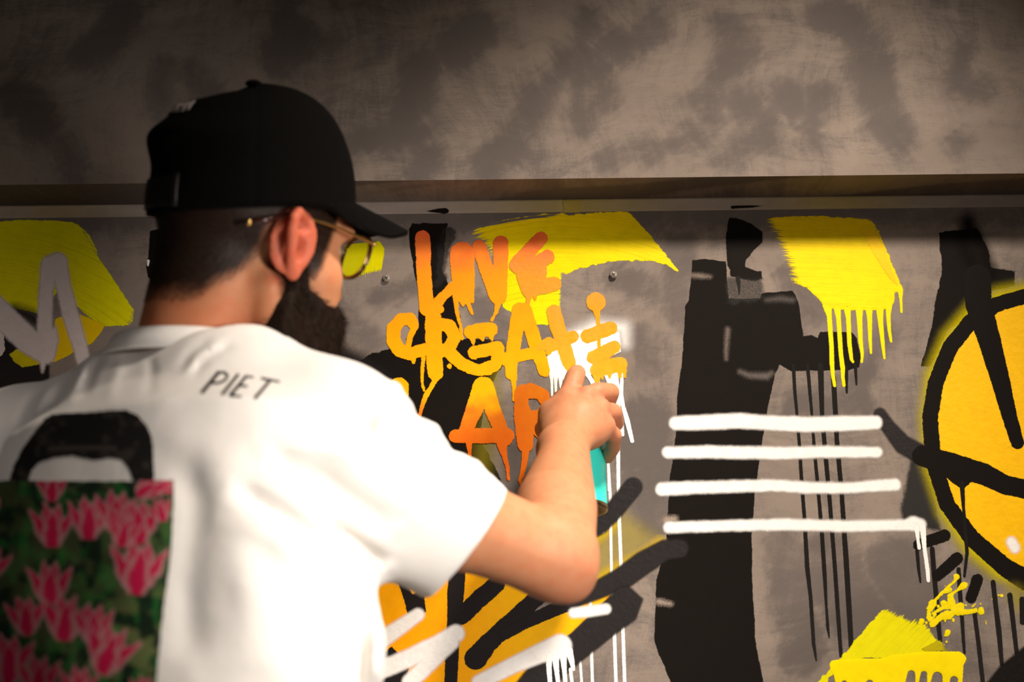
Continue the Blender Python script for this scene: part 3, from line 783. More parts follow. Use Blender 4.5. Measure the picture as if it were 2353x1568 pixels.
L = lambda *p: ('l', list(p))
letter([L((250, 223, 36), (257, 400, 35), (270, 560, 34)), L((285, 570, 34), (345, 500, 22), (400, 450, 26)), L((275, 560, 34), (330, 560, 22))], 'orange letter L of the top word')
letter([L((437, 298, 58), (440, 380, 57), (445, 450, 52)), L((470, 480, 26), (485, 520, 10)), L((405, 480, 16), (412, 570, 9), (430, 640, 8), (437, 700, 7)), L((455, 500, 24), (468, 540, 9), (485, 582, 7)), L((440, 500, 30), (440, 540, 8))], 'broad orange letter I of the top word')
letter([L((518, 264, 33), (550, 360, 34), (600, 500, 34)), L((620, 248, 36), (620, 380, 34), (612, 500, 36)), L((606, 530, 16), (600, 570, 9), (578, 612, 7))], 'orange letter V of the top word')
letter([L((812, 224, 32), (745, 292, 34), (700, 350, 40)), L((842, 312, 34), (790, 345, 36), (730, 370, 40)), L((800, 360, 40), (810, 390, 30)), L((872, 440, 34), (820, 450, 38), (760, 455, 44)), L((740, 400, 46), (752, 470, 34), (752, 505, 14), (748, 540, 6)), L((780, 480, 14), (783, 512, 7))], 'glossy wet orange letter E of the top word', 'wet')
letter([L((207, 632, 25), (190, 606, 29), (150, 605, 28), (112, 650, 32), (112, 710, 34), (140, 755, 32), (190, 772, 30), (240, 755, 28), (290, 745, 30)), L((215, 640, 18), (190, 690, 14), (182, 735, 14)), L((255, 790, 10), (247, 860, 8), (250, 920, 7), (257, 945, 5)), L((205, 790, 16), (206, 812, 8))], 'amber letter C of the middle word')
letter([L((300, 600, 38), (302, 720, 40), (308, 830, 38), (312, 862, 36)), L((310, 625, 28), (375, 640, 32), (405, 690, 30), (375, 745, 30), (330, 765, 30)), L((375, 765, 30), (430, 815, 30), (500, 846, 28), (560, 850, 24)), L((312, 880, 26), (305, 905, 12), (262, 975, 11), (245, 1030, 9), (225, 1110, 8)), L((378, 830, 12)), ('-p', [(345, 680), (362, 700), (345, 718)])], 'amber letter R of the middle word')
letter([L((478, 668, 33), (520, 660, 34), (574, 655, 33)), L((488, 700, 14), (490, 722, 7)), L((530, 690, 16), (535, 705, 8)), L((575, 685, 16), (578, 704, 7)), L((498, 766, 33), (560, 752, 30), (604, 742, 32), (610, 790, 32), (590, 826, 30), (520, 850, 26), (470, 850, 16)), ('-p', [(500, 792), (570, 785), (575, 800), (520, 812)])], 'amber letter E in the middle word')
letter([L((707, 562, 33), (690, 680, 34), (672, 800, 32), (668, 868, 26)), L((735, 562, 33), (765, 660, 33), (800, 770, 33), (825, 850, 28)), L((640, 795, 30), (720, 778, 28), (790, 765, 28)), L((682, 870, 16), (683, 930, 9), (684, 990, 8)), L((835, 868, 12))], 'amber letter A of the middle word')
letter([L((872, 572, 34), (888, 640, 36), (915, 720, 34), (942, 810, 33), (952, 850, 18)), L((962, 690, 28), (900, 715, 28), (855, 740, 24), (845, 765, 14)), L((800, 745, 24), (850, 712, 22))], 'amber letter T painted over white', 'wet')
letter([L((1072, 525, 46)), L((1074, 565, 18), (1080, 600, 10), (1084, 640, 9), (1086, 740, 8))], 'amber dot with a run over the last letter', 'wet')
letter([L((1030, 688, 32), (1080, 672, 33), (1140, 650, 32)), L((1060, 788, 32), (1110, 765, 34), (1160, 738, 28)), L((1078, 850, 34), (1130, 832, 36), (1186, 820, 34)), L((1075, 870, 20), (1077, 915, 8)), L((1135, 860, 14), (1136, 884, 6)), L((1185, 850, 14), (1184, 882, 6)), L((1206, 850, 12), (1208, 880, 5)), L((1100, 860, 12), (1102, 890, 5))], 'amber letter E painted over white', 'wet')
letter([L((138, 932, 48), (138, 1000, 44), (150, 1080, 38))], 'yellow letter top peeking over the sleeve')
letter([L((533, 925, 45), (505, 1010, 42), (468, 1100, 36), (445, 1160, 30)), L((545, 925, 42), (580, 1030, 38), (620, 1130, 34), (640, 1170, 38)), L((406, 1162, 32), (520, 1160, 36), (652, 1158, 34)), L((470, 1180, 18), (472, 1240, 8), (475, 1305, 8)), L((625, 1200, 24), (640, 1260, 11), (652, 1310, 9), (657, 1365, 6))], 'orange letter A of the lowest word')
letter([L((728, 960, 44), (728, 1080, 45), (738, 1200, 38)), L((760, 948, 38), (815, 970, 36), (832, 1015, 34), (800, 1062, 36), (750, 1080, 36)), L((770, 1090, 40), (820, 1150, 34)), ('-p', [(752, 985), (790, 985), (812, 1010), (800, 1035), (765, 1040), (752, 1015)]), L((738, 1225, 18), (732, 1290, 14), (722, 1340, 11), (712, 1370, 9), (724, 1400, 8), (726, 1460, 8))], 'orange letter R of the lowest word', grad=lambda x, y: org(x, np.maximum(y, 0) * 0.35 + 640))

# tape along the top edge of the panel
z_t0 = float(on_plane(np.array(1176.5), np.array(489.0), WALL_Y)[2])
tape_m = paint_mat('paper_tape', 0.5, 0.0, 800, rough=0.65, bump=0.1)
TSEAM = float(on_plane(np.array(1297.0), np.array(476.0), WALL_Y)[0])


def tape(name, x0, x1, z0, z1, off, label, tint):
    nx = 160
    gx = np.linspace(x0, x1, nx); gz = np.linspace(z0, z1, 8)
    X, Z = np.meshgrid(gx, gz)
    edge = np.zeros(X.shape)
    if x1 - x0 < 0.2: X = X + (fbm(Z * 900, X * 90, 3) - 0.5) * 0.006
    fr = np.stack([X.ravel(), np.full(X.size, WALL_Y - off), Z.ravel()], 1)
    idx = np.arange(X.size).reshape(X.shape)
    F = np.stack([idx[:-1, :-1].ravel(), idx[:-1, 1:].ravel(), idx[1:, 1:].ravel(), idx[1:, :-1].ravel()], 1)
    rim = np.concatenate([idx[0, :], idx[1:, -1], idx[-1, -2::-1], idx[-2:0:-1, 0]])
    bk = fr[rim] + np.array([0, off, 0])
    n = len(fr); m = len(rim)
    S = np.stack([rim, np.arange(m) + n, (np.arange(m) + 1) % m + n, np.roll(rim, -1)], 1)
    V = np.concatenate([fr, bk]); Fa = np.concatenate([F, S])
    px, py, _ = pix(V)
    base = np.array((0.34, 0.285, 0.255)); yel = np.array((0.42, 0.32, 0.085))
    w = np.clip(0.85 * np.exp(-((px - 1330) / 190) ** 2) + 0.75 * np.exp(-((px - 1930) / 160) ** 2) + 0.6 * np.exp(-((px - 130) / 130) ** 2) * 0.8, 0, 1) * tint
    C = base + (yel - base) * w[:, None]
    C = np.concatenate([C * (0.9 + 0.2 * fbm(px / 40, py / 12, 8))[:, None], np.ones((len(V), 1))], 1)
    o = mesh_np(name, V, Fa, tape_m, smooth=False, attrs={'d': np.full(len(V), 50.0), 'col': C})
    return tag(o, label, 'tape', 'masking tape along the panel top')


zt0, zt1 = z_t0, Z_SOFFIT - 0.0003
tape('masking_tape', W_LO, TSEAM + 0.004, zt0, zt1, 0.0004, 'grey masking tape strip above the brush dab, left of the torn seam', 1.0)
tape('masking_tape', TSEAM, W_HI, zt0, zt1, 0.0008, 'masking tape strip right of the torn seam, above the tall black block', 1.0)
tape('tape_scrap', TSEAM - 0.002, TSEAM + 0.022, zt0 - 0.001, zt1 - 0.0006, 0.0013, 'small torn tape piece over the seam between two tape strips', 1.35)
LAYER[0] += 14
stroke('paint_smear', t5(('p', [(268, 95), (330, 82), (362, 80), (376, 92), (370, 104), (350, 108), (335, 104), (295, 100)])), BLK, 'drip', 'black teardrop smear on the tape', cell=1.5)
stroke('paint_smear', t6(('p', [(640, 98), (655, 94), (770, 92), (850, 95), (780, 106), (700, 110), (650, 114), (642, 108)])), BLK, 'drip', 'black sliver smear on the tape', cell=1.5)

# screws in the panel
import bmesh
scr_m = simple_mat('painted_screw', (0.30, 0.25, 0.215), 0.55, bump_scale=900)
slot_m = simple_mat('screw_recess', (0.06, 0.05, 0.045), 0.6)


def screw(px, py, label):
    c = on_plane(np.array(px * 1.0), np.array(py * 1.0), WALL_Y)
    prof = [(0.0, -0.0052), (0.0026, -0.0050), (0.0042, -0.0042), (0.0050, -0.0030), (0.0050, -0.0022), (0.0038, -0.0018), (0.0034, 0.0005)]
    n = 28; V = []; F = []
    for r, y in prof[1:]:
        for k in range(n):
            a = 2 * math.pi * k / n
            V.append((c[0] + r * math.cos(a), c[1] + y, c[2] + r * math.sin(a)))
    V.append((c[0], c[1] + prof[0][1], c[2])); ce = len(V) - 1
    for k in range(n):
        F.append((ce, (k + 1) % n, k))
    for j in range(len(prof) - 2):
        for k in range(n):
            F.append((j * n + k, j * n + (k + 1) % n, (j + 1) * n + (k + 1) % n, (j + 1) * n + k))
    o = mesh_np('screw', V, F, scr_m)
    tag(o, label, 'screw', 'painted screw heads in the panel')
    sv = []; sf = []
    for a in (0.6, 0.6 + math.pi / 2):
        u = np.array([math.cos(a), 0, math.sin(a)]); w = np.array([-math.sin(a), 0, math.cos(a)])
        b = len(sv)
        for y in (-0.0054, -0.0046):
            for s1, s2 in ((1, 1), (1, -1), (-1, -1), (-1, 1)):
                sv.append(np.array([c[0], c[1] + y, c[2]]) + u * 0.0030 * s1 + w * 0.0006 * s2)
        sf += [(b, b + 1, b + 2, b + 3), (b + 4, b + 7, b + 6, b + 5)] + [(b + i, b + 4 + i, b + 4 + (i + 1) % 4, b + (i + 1) % 4) for i in range(4)]
    mesh_np('cross_slot', np.array(sv), sf, slot_m, o, smooth=False)['label'] = 'dark cross recess'
    return o


screw(888, 642, 'painted screw head in the panel next to the short yellow brush dab')
screw(1409, 634, 'painted screw head in the panel right of the long yellow swoosh')
# ------------------------------------------------------------------ implicit-surface modeller
def smin(a, b, k):
    if k <= 0: return np.minimum(a, b)
    h = np.maximum(k - np.abs(a - b), 0) / k
    return np.minimum(a, b) - h * h * k * 0.25


def smax(a, b, k):
    return -smin(-a, -b, k)


class Prim:
    def __init__(self, f, k=0.01, mode='u', lo=None, hi=None):
        self.f, self.k, self.mode, self.lo, self.hi = f, k, mode, lo, hi


def cone(a, b, ra, rb):
    a = np.asarray(a, float); b = np.asarray(b, float); ab = b - a; L = ab @ ab + 1e-12

    def f(p):
        t = np.clip((p - a) @ ab / L, 0, 1)
        return np.linalg.norm(p - a - t[..., None] * ab, axis=-1) - (ra + (rb - ra) * t)
    f.lo = np.minimum(a - ra, b - rb); f.hi = np.maximum(a + ra, b + rb)
    return f


def chain(pts, rs):
    fs = [cone(pts[i], pts[i + 1], rs[i], rs[i + 1]) for i in range(len(pts) - 1)]

    def f(p):
        d = fs[0](p)
        for g in fs[1:]: d = np.minimum(d, g(p))
        return d
    f.lo = np.min([g.lo for g in fs], 0); f.hi = np.max([g.hi for g in fs], 0)
    return f


def ellip(c, r, B=np.eye(3)):
    """ellipsoid: B rows are its axes"""
    c = np.asarray(c, float); r = np.asarray(r, float)

    def f(p):
        q = (p - c) @ B.T
        k0 = np.linalg.norm(q / r, axis=-1); k1 = np.linalg.norm(q / (r * r), axis=-1) + 1e-9
        return k0 * (k0 - 1) / k1
    R = r.max()
    f.lo = c - R; f.hi = c + R
    return f


def loft(stations, lat, p0=None):
    """elliptic tube through stations (center, half width along lat, half depth)"""
    C = np.array([s[0] for s in stations]); A = np.array([s[1] for s in stations]); Bb = np.array([s[2] for s in stations])
    z = C[:, 2]
    o = np.argsort(z); zz = z[o]
    lat = np.asarray(lat, float); lat /= np.linalg.norm(lat)
    sag = np.array([-lat[1], lat[0], 0])

    def f(p):
        w = p[..., 2]
        cx = np.interp(w, zz, C[o, 0]); cy = np.interp(w, zz, C[o, 1]); a = np.interp(w, zz, A[o]); b = np.interp(w, zz, Bb[o])
        dx = p[..., 0] - cx; dy = p[..., 1] - cy
        u = np.abs(dx * lat[0] + dy * lat[1]) / a; v = np.abs(dx * sag[0] + dy * sag[1]) / b
        n = 2.35
        g = (u ** n + v ** n) ** (1 / n) + 1e-6
        d = (g - 1) * np.minimum(a, b) * 0.92
        cap = np.maximum(zz[0] - w, w - zz[-1])
        return smax(d, cap, 0.03)
    f.lo = np.array([C[:, 0].min() - A.max(), C[:, 1].min() - A.max(), zz[0]]); f.hi = np.array([C[:, 0].max() + A.max(), C[:, 1].max() + A.max(), zz[-1]])
    return f


def mesh_sdf(prims, h, lo=None, hi=None, n=12):
    us = [p for p in prims if p.mode == 'u']
    if lo is None:
        lo = np.min([p.f.lo for p in us], 0) - 0.02
        hi = np.max([p.f.hi for p in us], 0) + 0.02
    bs = n * h
    nb = np.ceil((hi - lo) / bs).astype(int)
    gi = np.stack(np.meshgrid(*[np.arange(k) for k in nb], indexing='ij'), -1).reshape(-1, 3)
    cen = lo + (gi + 0.5) * bs
    hd = bs * 0.5 * math.sqrt(3)
    pd = np.stack([p.f(cen) for p in prims], 1)
    ui = [i for i, p in enumerate(prims) if p.mode == 'u']
    near = pd[:, ui].min(1)
    act = np.where((near < hd * 1.5 + 0.015) & (near > -hd * 2.6 - 0.02))[0]
    r = np.arange(n + 1) * h
    base = np.stack(np.meshgrid(r, r, r, indexing='ij'), -1)
    keys = []; verts = []; sgn = []
    NB = nb * n + 2
    corners = [(0, 0, 0), (1, 0, 0), (0, 1, 0), (1, 1, 0), (0, 0, 1), (1, 0, 1), (0, 1, 1), (1, 1, 1)]
    edges = [(0, 1), (2, 3), (4, 5), (6, 7), (0, 2), (1, 3), (4, 6), (5, 7), (0, 4), (1, 5), (2, 6), (3, 7)]
    ekeys = {0: [], 1: [], 2: []}
    for b in act:
        p = base + (lo + gi[b] * bs)
        D = None
        for i, q in enumerate(prims):
            dc = pd[b, i]
            if q.mode == 'u':
                if dc > hd * 1.6 + 2 * q.k + 0.02: continue
                d = q.f(p)
                D = d if D is None else smin(D, d, q.k)
            elif D is None: continue
            elif q.mode == 's':
                if dc > hd * 1.6 + q.k + 0.01: continue
                D = smax(D, -q.f(p), q.k)
            elif q.mode == 'i':
                D = smax(D, q.f(p), q.k)
            elif q.mode == 'd':
                D = D + q.f(p)
        if D is None or D.min() > 0 or D.max() < 0: continue
        c = [D[a:n + a, bb:n + bb, cc:n + cc] for a, bb, cc in corners]
        ins = sum((x < 0).astype(np.int8) for x in c)
        m = (ins > 0) & (ins < 8)
        if not m.any(): continue
        I = np.argwhere(m)
        vals = np.stack([x[m] for x in c], 1)
        acc = np.zeros((len(I), 3)); cnt = np.zeros(len(I))
        for a, bb in edges:
            va, vb = vals[:, a], vals[:, bb]
            x = (va < 0) != (vb < 0)
            t = np.where(x, va / np.where(x, va - vb, 1), 0)
            pa = np.array(corners[a], float); pb = np.array(corners[bb], float)
            acc += np.where(x[:, None], pa + t[:, None] * (pb - pa), 0); cnt += x
        v = acc / cnt[:, None]
        G = I + gi[b] * n
        keys.append((G[:, 0] * NB[1] + G[:, 1]) * NB[2] + G[:, 2])
        verts.append(lo + (G + v) * h)
        for ax, cb in ((0, 1), (1, 2), (2, 4)):
            x = (vals[:, 0] < 0) != (vals[:, cb] < 0)
            ekeys[ax].append(np.stack([keys[-1][x], (vals[x, 0] < 0).astype(np.int64)], 1))
    keys = np.concatenate(keys); verts = np.concatenate(verts)
    o = np.argsort(keys); keys = keys[o]; verts = verts[o]
    stride = np.array([NB[1] * NB[2], NB[2], 1])
    F = []
    for ax in range(3):
        e = np.concatenate(ekeys[ax])
        u, w = stride[(ax + 1) % 3], stride[(ax + 2) % 3]
        K = np.stack([e[:, 0], e[:, 0] - u, e[:, 0] - u - w, e[:, 0] - w], 1)
        j = np.searchsorted(keys, K); j = np.minimum(j, len(keys) - 1)
        ok = (keys[j] == K).all(1)
        q = j[ok]; s = e[ok, 1] == 1
        q[~s] = q[~s][:, ::-1]
        F.append(q)
    return verts, np.concatenate(F)


def biggest(V, F):
    lab = np.arange(len(V))
    while True:
        m = lab[F].min(1)
        new = lab.copy()
        for k in range(4): np.minimum.at(new, F[:, k], m)
        new = new[new]
        if (new == lab).all(): break
        lab = new
    u, c = np.unique(lab, return_counts=True)
    keep = lab == u[c.argmax()]
    mp = np.cumsum(keep) - 1
    return V[keep], mp[F[keep[F[:, 0]]]]


def normals_of(V, F):
    a = V[F[:, 2]] - V[F[:, 0]]; b = V[F[:, 3]] - V[F[:, 1]]
    n = np.cross(a, b); N = np.zeros_like(V)
    for k in range(4): np.add.at(N, F[:, k], n)
    return N / (np.linalg.norm(N, axis=1, keepdims=True) + 1e-12)


def relax(V, F, it=2, lam=0.5):
    for _ in range(it):
        S = np.zeros_like(V); c = np.zeros(len(V))
        for k in range(4):
            np.add.at(S, F[:, k], V[F[:, (k + 1) % 4]]); np.add.at(c, F[:, k], 1)
            np.add.at(S, F[:, k], V[F[:, (k - 1) % 4]]); np.add.at(c, F[:, k], 1)
        V = V + lam * (S / np.maximum(c, 1)[:, None] - V)
    return V


# ------------------------------------------------------------------ frames
CAMB = np.stack([RGT, UPV, FWD], 1)          # camera-frame vector -> world
TH, BOW = math.radians(47), math.radians(13)
hf = CAMB @ np.array([math.sin(TH) * math.cos(BOW), -math.sin(BOW), math.cos(TH) * math.cos(BOW)])
hr = CAMB @ np.array([math.cos(TH), 0, -math.sin(TH)])
hu = np.cross(hr, hf)
HO = P(563, 540, 1.39)
HB = np.stack([hf, -hr, hu])                 # head axes: x forward, y left, z up


def H(x, y, z):
    return HO + x * hf - y * hr + z * hu


ta = math.radians(28)
LAT = np.array([math.cos(ta), -math.sin(ta), 0])   # towards the right shoulder
SAG = np.array([math.sin(ta), math.cos(ta), 0])    # chest forward

SH_R = P(782, 1018, 1.285); SH_L = P(52, 1058, 1.47)
EL_R = P(1272, 1272, 1.37); WR_R = P(1298, 1030, 1.60)
C7 = P(445, 815, 1.375)

# ------------------------------------------------------------------ body (one continuous skin: head, neck, trunk, arms, hands)
body = []
U = lambda f, k=0.012: body.append(Prim(f, k))
Sb = lambda f, k=0.006: body.append(Prim(f, k, 's'))
E = lambda c, r, k=0.012: U(ellip(H(*c), r, HB), k)
# skull and face
E((-0.008, 0, 0.035), (0.091, 0.0745, 0.088), 0)
E((0.035, 0, 0.0), (0.066, 0.064, 0.075), 0.03)
E((0.045, 0, -0.065), (0.050, 0.052, 0.052), 0.03)
U(chain([H(0.0, 0.062, -0.055), H(0.012, 0.056, -0.085), H(0.05, 0.036, -0.108), H(0.082, 0.0, -0.112), H(0.05, -0.036, -0.108), H(0.012, -0.056, -0.085), H(0.0, -0.062, -0.055)], [0.014, 0.015, 0.016, 0.018, 0.016, 0.015, 0.014]), 0.025)
for s in (1, -1):
    E((0.062, 0.043 * s, -0.028), (0.024, 0.024, 0.020), 0.022)      # cheekbone
    E((0.083, 0.026 * s, 0.025), (0.016, 0.030, 0.010), 0.014)       # brow
    E((0.066, 0.032 * s, -0.065), (0.026, 0.024, 0.034), 0.022)      # cheek
U(cone(H(0.093, 0, 0.018), H(0.113, 0, -0.032), 0.007, 0.011), 0.012)   # nose
for s in (1, -1): U(cone(H(0.104, 0.011 * s, -0.036), H(0.096, 0.013 * s, -0.036), 0.007, 0.006), 0.008)
U(chain([H(0.082, 0.022, -0.071), H(0.096, 0.0, -0.068), H(0.082, -0.022, -0.071)], [0.004, 0.007, 0.004]), 0.008)
U(chain([H(0.082, 0.020, -0.079), H(0.095, 0.0, -0.080), H(0.082, -0.020, -0.079)], [0.004, 0.007, 0.004]), 0.006)
for s in (1, -1): Sb(ellip(H(0.098, 0.031 * s, 0.003), (0.016, 0.017, 0.010), HB), 0.014)


# ears
def ear(s):
    # s=-1: right ear (towards the camera).  local: a forward along hf, b outward, c up
    def e(a, b, c):
        # ear plane flares away from the skull towards its rear edge
        fl = 0.55; a, b, c = a * 0.88, b * 0.92, c * 0.90
        x = -0.010 + a * math.cos(fl) - b * math.sin(fl) * 0.2
        y = s * (0.0745 - a * math.sin(fl) + b)
        return H(x + 0.018 - 0.10 * c, y, -0.013 + c)
    rim = [(0.010, 0.004, 0.004), (0.016, 0.006, 0.020), (0.008, 0.009, 0.032), (-0.006, 0.011, 0.034), (-0.017, 0.012, 0.024), (-0.020, 0.012, 0.008), (-0.016, 0.011, -0.010), (-0.008, 0.008, -0.022), (0.002, 0.005, -0.030), (0.009, 0.003, -0.027)]
    U(chain([e(*p) for p in rim], [0.0030, 0.0036, 0.0042, 0.0048, 0.0052, 0.0052, 0.0048, 0.0048, 0.0062, 0.0046]), 0.004)
    U(chain([e(0.012, 0.003, -0.008), e(0.010, 0.002, -0.020)], [0.006, 0.006]), 0.008)     # tragus / root
    U(chain([e(0.002, 0.0065, 0.022), e(-0.007, 0.0075, 0.010), e(-0.007, 0.007, -0.006), e(0.0, 0.006, -0.016)], [0.0034, 0.0042, 0.0042, 0.0044]), 0.005)  # antihelix
    B = np.stack([e(1, 0, 0) - e(0, 0, 0), e(0, 1, 0) - e(0, 0, 0), e(0, 0, 1) - e(0, 0, 0)])
    B = B / np.linalg.norm(B, axis=1, keepdims=True)
    U(ellip(e(-0.003, 0.0025, 0.004), (0.019, 0.0052, 0.033), B), 0.004)
    U(ellip(e(0.006, -0.006, -0.002), (0.012, 0.010, 0.022), B), 0.006)
    Sb(ellip(e(0.002, 0.0085, -0.004), (0.0065, 0.007, 0.011), B), 0.004)                   # concha
    Sb(ellip(e(0.004, 0.0095, 0.022), (0.008, 0.0045, 0.006), B), 0.003)
    return e


n_ear0 = len(body)
earR = ear(-1); ear(1)
n_ear1 = len(body)

# neck and trunk
up0 = np.array([0, 0, 1.0])
nb = P(452, 800, 1.375)
U(chain([H(-0.024, 0.0, -0.055), (H(-0.024, 0, -0.08) * 0.5 + nb * 0.5), nb - up0 * 0.03], [0.053, 0.052, 0.054]), 0.02)
U(cone(H(-0.036, 0, -0.02), nb - SAG * 0.012, 0.042, 0.048), 0.015)
for sh, q in ((SH_R, 0.045), (SH_L, -0.045)):
    U(cone(nb + LAT * q * 0.4 - np.array([0, 0, 0.055]), sh - np.array([0, 0, 0.012]), 0.042, 0.046), 0.025)   # trapezius
spine = nb - np.array([0, 0, 0.0])
hipc = np.array([-0.325, 1.235, 0.95])
ches = spine * 0.70 + hipc * 0.30
U(loft([(spine + [0, 0, -0.07], 0.09, 0.055), (ches, 0.155, 0.092), (spine * .4 + hipc * .6, 0.145, 0.092), (hipc, 0.16, 0.10)], LAT), 0.025)
# right arm
AM = EL_R * 0.5 + SH_R * 0.5 - UPV * 0.016
U(cone(SH_R - UPV * 0.01, AM, 0.048, 0.044), 0.03)
U(cone(AM, EL_R - UPV * 0.004, 0.044, 0.039), 0.02)
eld = P(1316, 1338, 1.375)
U(ellip(eld, (0.014, 0.014, 0.014)), 0.03)                                              # elbow point
fm = EL_R * 0.62 + WR_R * 0.38
U(chain([EL_R, fm - RGT * 0.003, EL_R * 0.2 + WR_R * 0.8, WR_R], [0.040, 0.0430, 0.031, 0.0275]), 0.018)
U(ellip(WR_R - RGT * 0.008, (0.020, 0.020, 0.020)), 0.02)
# left arm hanging down out of the picture, hand relaxed
EL_L = SH_L + np.array([-0.05, -0.02, -0.29]); WR_L = EL_L + np.array([0.02, 0.10, -0.235])
U(chain([SH_L, SH_L * .5 + EL_L * .5, EL_L], [0.050, 0.045, 0.038]), 0.03)
U(chain([EL_L, EL_L * .6 + WR_L * .4, WR_L], [0.038, 0.037, 0.026]), 0.02)
dwn = (WR_L - EL_L) / np.linalg.norm(WR_L - EL_L)
acr = np.array([0.25, 0.93, 0.26]); acr -= (acr @ dwn) * dwn; acr /= np.linalg.norm(acr)
pal = np.cross(dwn, acr); pal = pal if pal[0] > 0 else -pal
U(ellip(WR_L + dwn * 0.05, (0.050, 0.036, 0.017), np.stack([dwn, acr, pal])), 0.015)
for i, (o, L) in enumerate(((-0.030, 0.060), (-0.010, 0.072), (0.010, 0.078), (0.030, 0.070))):
    k = WR_L + dwn * 0.088 + acr * o
    U(chain([WR_L + dwn * 0.05 + acr * o * 0.8, k, k + dwn * L * .5 + pal * .008, k + dwn * L * .85 + pal * .03], [0.011, 0.0098, 0.0088, 0.0075]), 0.004)
tb_ = WR_L + dwn * 0.03 + acr * 0.03
U(chain([WR_L + dwn * .015 + acr * .015, tb_ + acr * .012 + pal * .01 + dwn * .02, tb_ + acr * .018 + pal * .02 + dwn * .055], [0.013, 0.011, 0.009]), 0.006)

# right hand closed round the spray can
CT = P(1327, 912, 1.745); CB = P(1333, 1172, 1.688)      # can axis: top of body, base
cax = (CT - CB) / np.linalg.norm(CT - CB)
CR = 0.0325


def around(z, deg, off=0.0):
    """point on the can surface: z along the axis from the top (down negative), deg: 0 = camera side, 90 = right, 180 = wall side"""
    a = math.radians(deg)
    fwd = FWD - (FWD @ cax) * cax; fwd /= np.linalg.norm(fwd)
    rt = np.cross(fwd, cax); rt = rt if rt @ RGT > 0 else -rt
    return CT + cax * z + (rt * math.sin(a) - fwd * math.cos(a)) * (CR + off)


MC = [P(1302, 924, 1.668), P(1345, 918, 1.668), P(1378, 945, 1.664), P(1390, 985, 1.652)]   # knuckles
wr = WR_R
for m, r0, r1 in zip(MC, (0.019, 0.018, 0.016, 0.013), (0.0155, 0.0142, 0.0130, 0.0115)):
    U(cone(wr + (m - wr) * 0.15, m, r0, r1), 0.012)
U(ellip((MC[0] + MC[3] + wr) / 3 + FWD * 0.002, (0.034, 0.030, 0.017), np.stack([RGT, UPV, FWD])), 0.014)
U(cone(P(1277, 1000, 1.635), P(1268, 952, 1.668), 0.019, 0.0165), 0.014)      # thenar side
fing = [
    ([MC[0], P(1321, 868, 1.690), P(1326, 858, 1.712), CT + cax * 0.0225 - FWD * 0.001], [0.0125, 0.0118, 0.0105, 0.0090]),
    ([MC[1], P(1372, 902, 1.676), P(1402, 902, 1.698), around(-0.012, 120, 0.007), around(-0.016, 165, 0.007)], [0.0125, 0.0120, 0.0112, 0.0098, 0.0085]),
    ([MC[2], P(1408, 948, 1.676), P(1414, 972, 1.700), around(-0.034, 125, 0.007), around(-0.037, 170, 0.007)], [0.0120, 0.0112, 0.0105, 0.0092, 0.0080]),
    ([MC[3], P(1410, 1000, 1.662), P(1408, 1030, 1.686), P(1396, 1052, 1.706)], [0.0108, 0.0098, 0.0090, 0.0076]),
]
for pts, rs in fing:
    U(chain(pts, rs), 0.0045)
th = [P(1268, 985, 1.655), P(1252, 986, 1.695), around(-0.045, -105, 0.008), around(-0.030, -140, 0.008)]
U(chain(th, [0.015, 0.0125, 0.0105, 0.0092]), 0.008)


hn_ = np.cross(MC[2] - wr, MC[0] - MC[3]); hn_ /= np.linalg.norm(hn_); hn_ = hn_ if hn_ @ FWD < 0 else -hn_
for m, o_ in zip(MC, (0.0085, 0.0080, 0.0075, 0.0065)):
    U(ellip(m + hn_ * o_, (0.0085, 0.0085, 0.0085)), 0.006)
    U(cone(wr + (m - wr) * 0.35 + hn_ * 0.0125, m + hn_ * (o_ + 0.002), 0.0035, 0.0045), 0.008)
Vb, Fb = mesh_sdf(body, 0.0022)
Vb, Fb = biggest(Vb, Fb)
Vb = relax(Vb, Fb, 2, 0.4)

# skin tone per vertex (head frame coordinates decide stubble and flush)
q = (Vb - HO) @ HB.T
hx, hy, hz = q[:, 0], q[:, 1], q[:, 2]
skin = np.tile(np.array([0.55, 0.245, 0.125]), (len(Vb), 1))
near_head = np.linalg.norm(q, axis=1) < 0.17
ed = np.linalg.norm(Vb - earR(-0.004, 0.004, 0.002), axis=1)
flush = np.clip(1 - (ed - 0.034) / 0.012, 0, 1) * sstep(-0.064, -0.074, hy)
skin = skin * (1 - 0.75 * flush[:, None]) + np.array([0.55, 0.105, 0.062]) * 0.75 * flush[:, None]
nk = sstep(-0.05, -0.10, hz) * near_head
skin = skin * (1 - 0.7 * nk[:, None]) + np.array([0.52, 0.175, 0.078]) * 0.7 * nk[:, None]
# elbow and knuckles a little redder
for c, r in ((eld, 0.05), (MC[0], 0.02), (MC[1], 0.02), (MC[2], 0.02), (MC[3], 0.02)):
    w = 0.35 * np.exp(-(np.linalg.norm(Vb - c, axis=1) / r) ** 2)
    skin = skin * (1 - w[:, None]) + np.array([0.60, 0.20, 0.13]) * w[:, None]
nz = fbm(hx * 60 + hz * 13, hy * 60 + hz * 60, 2, 3)
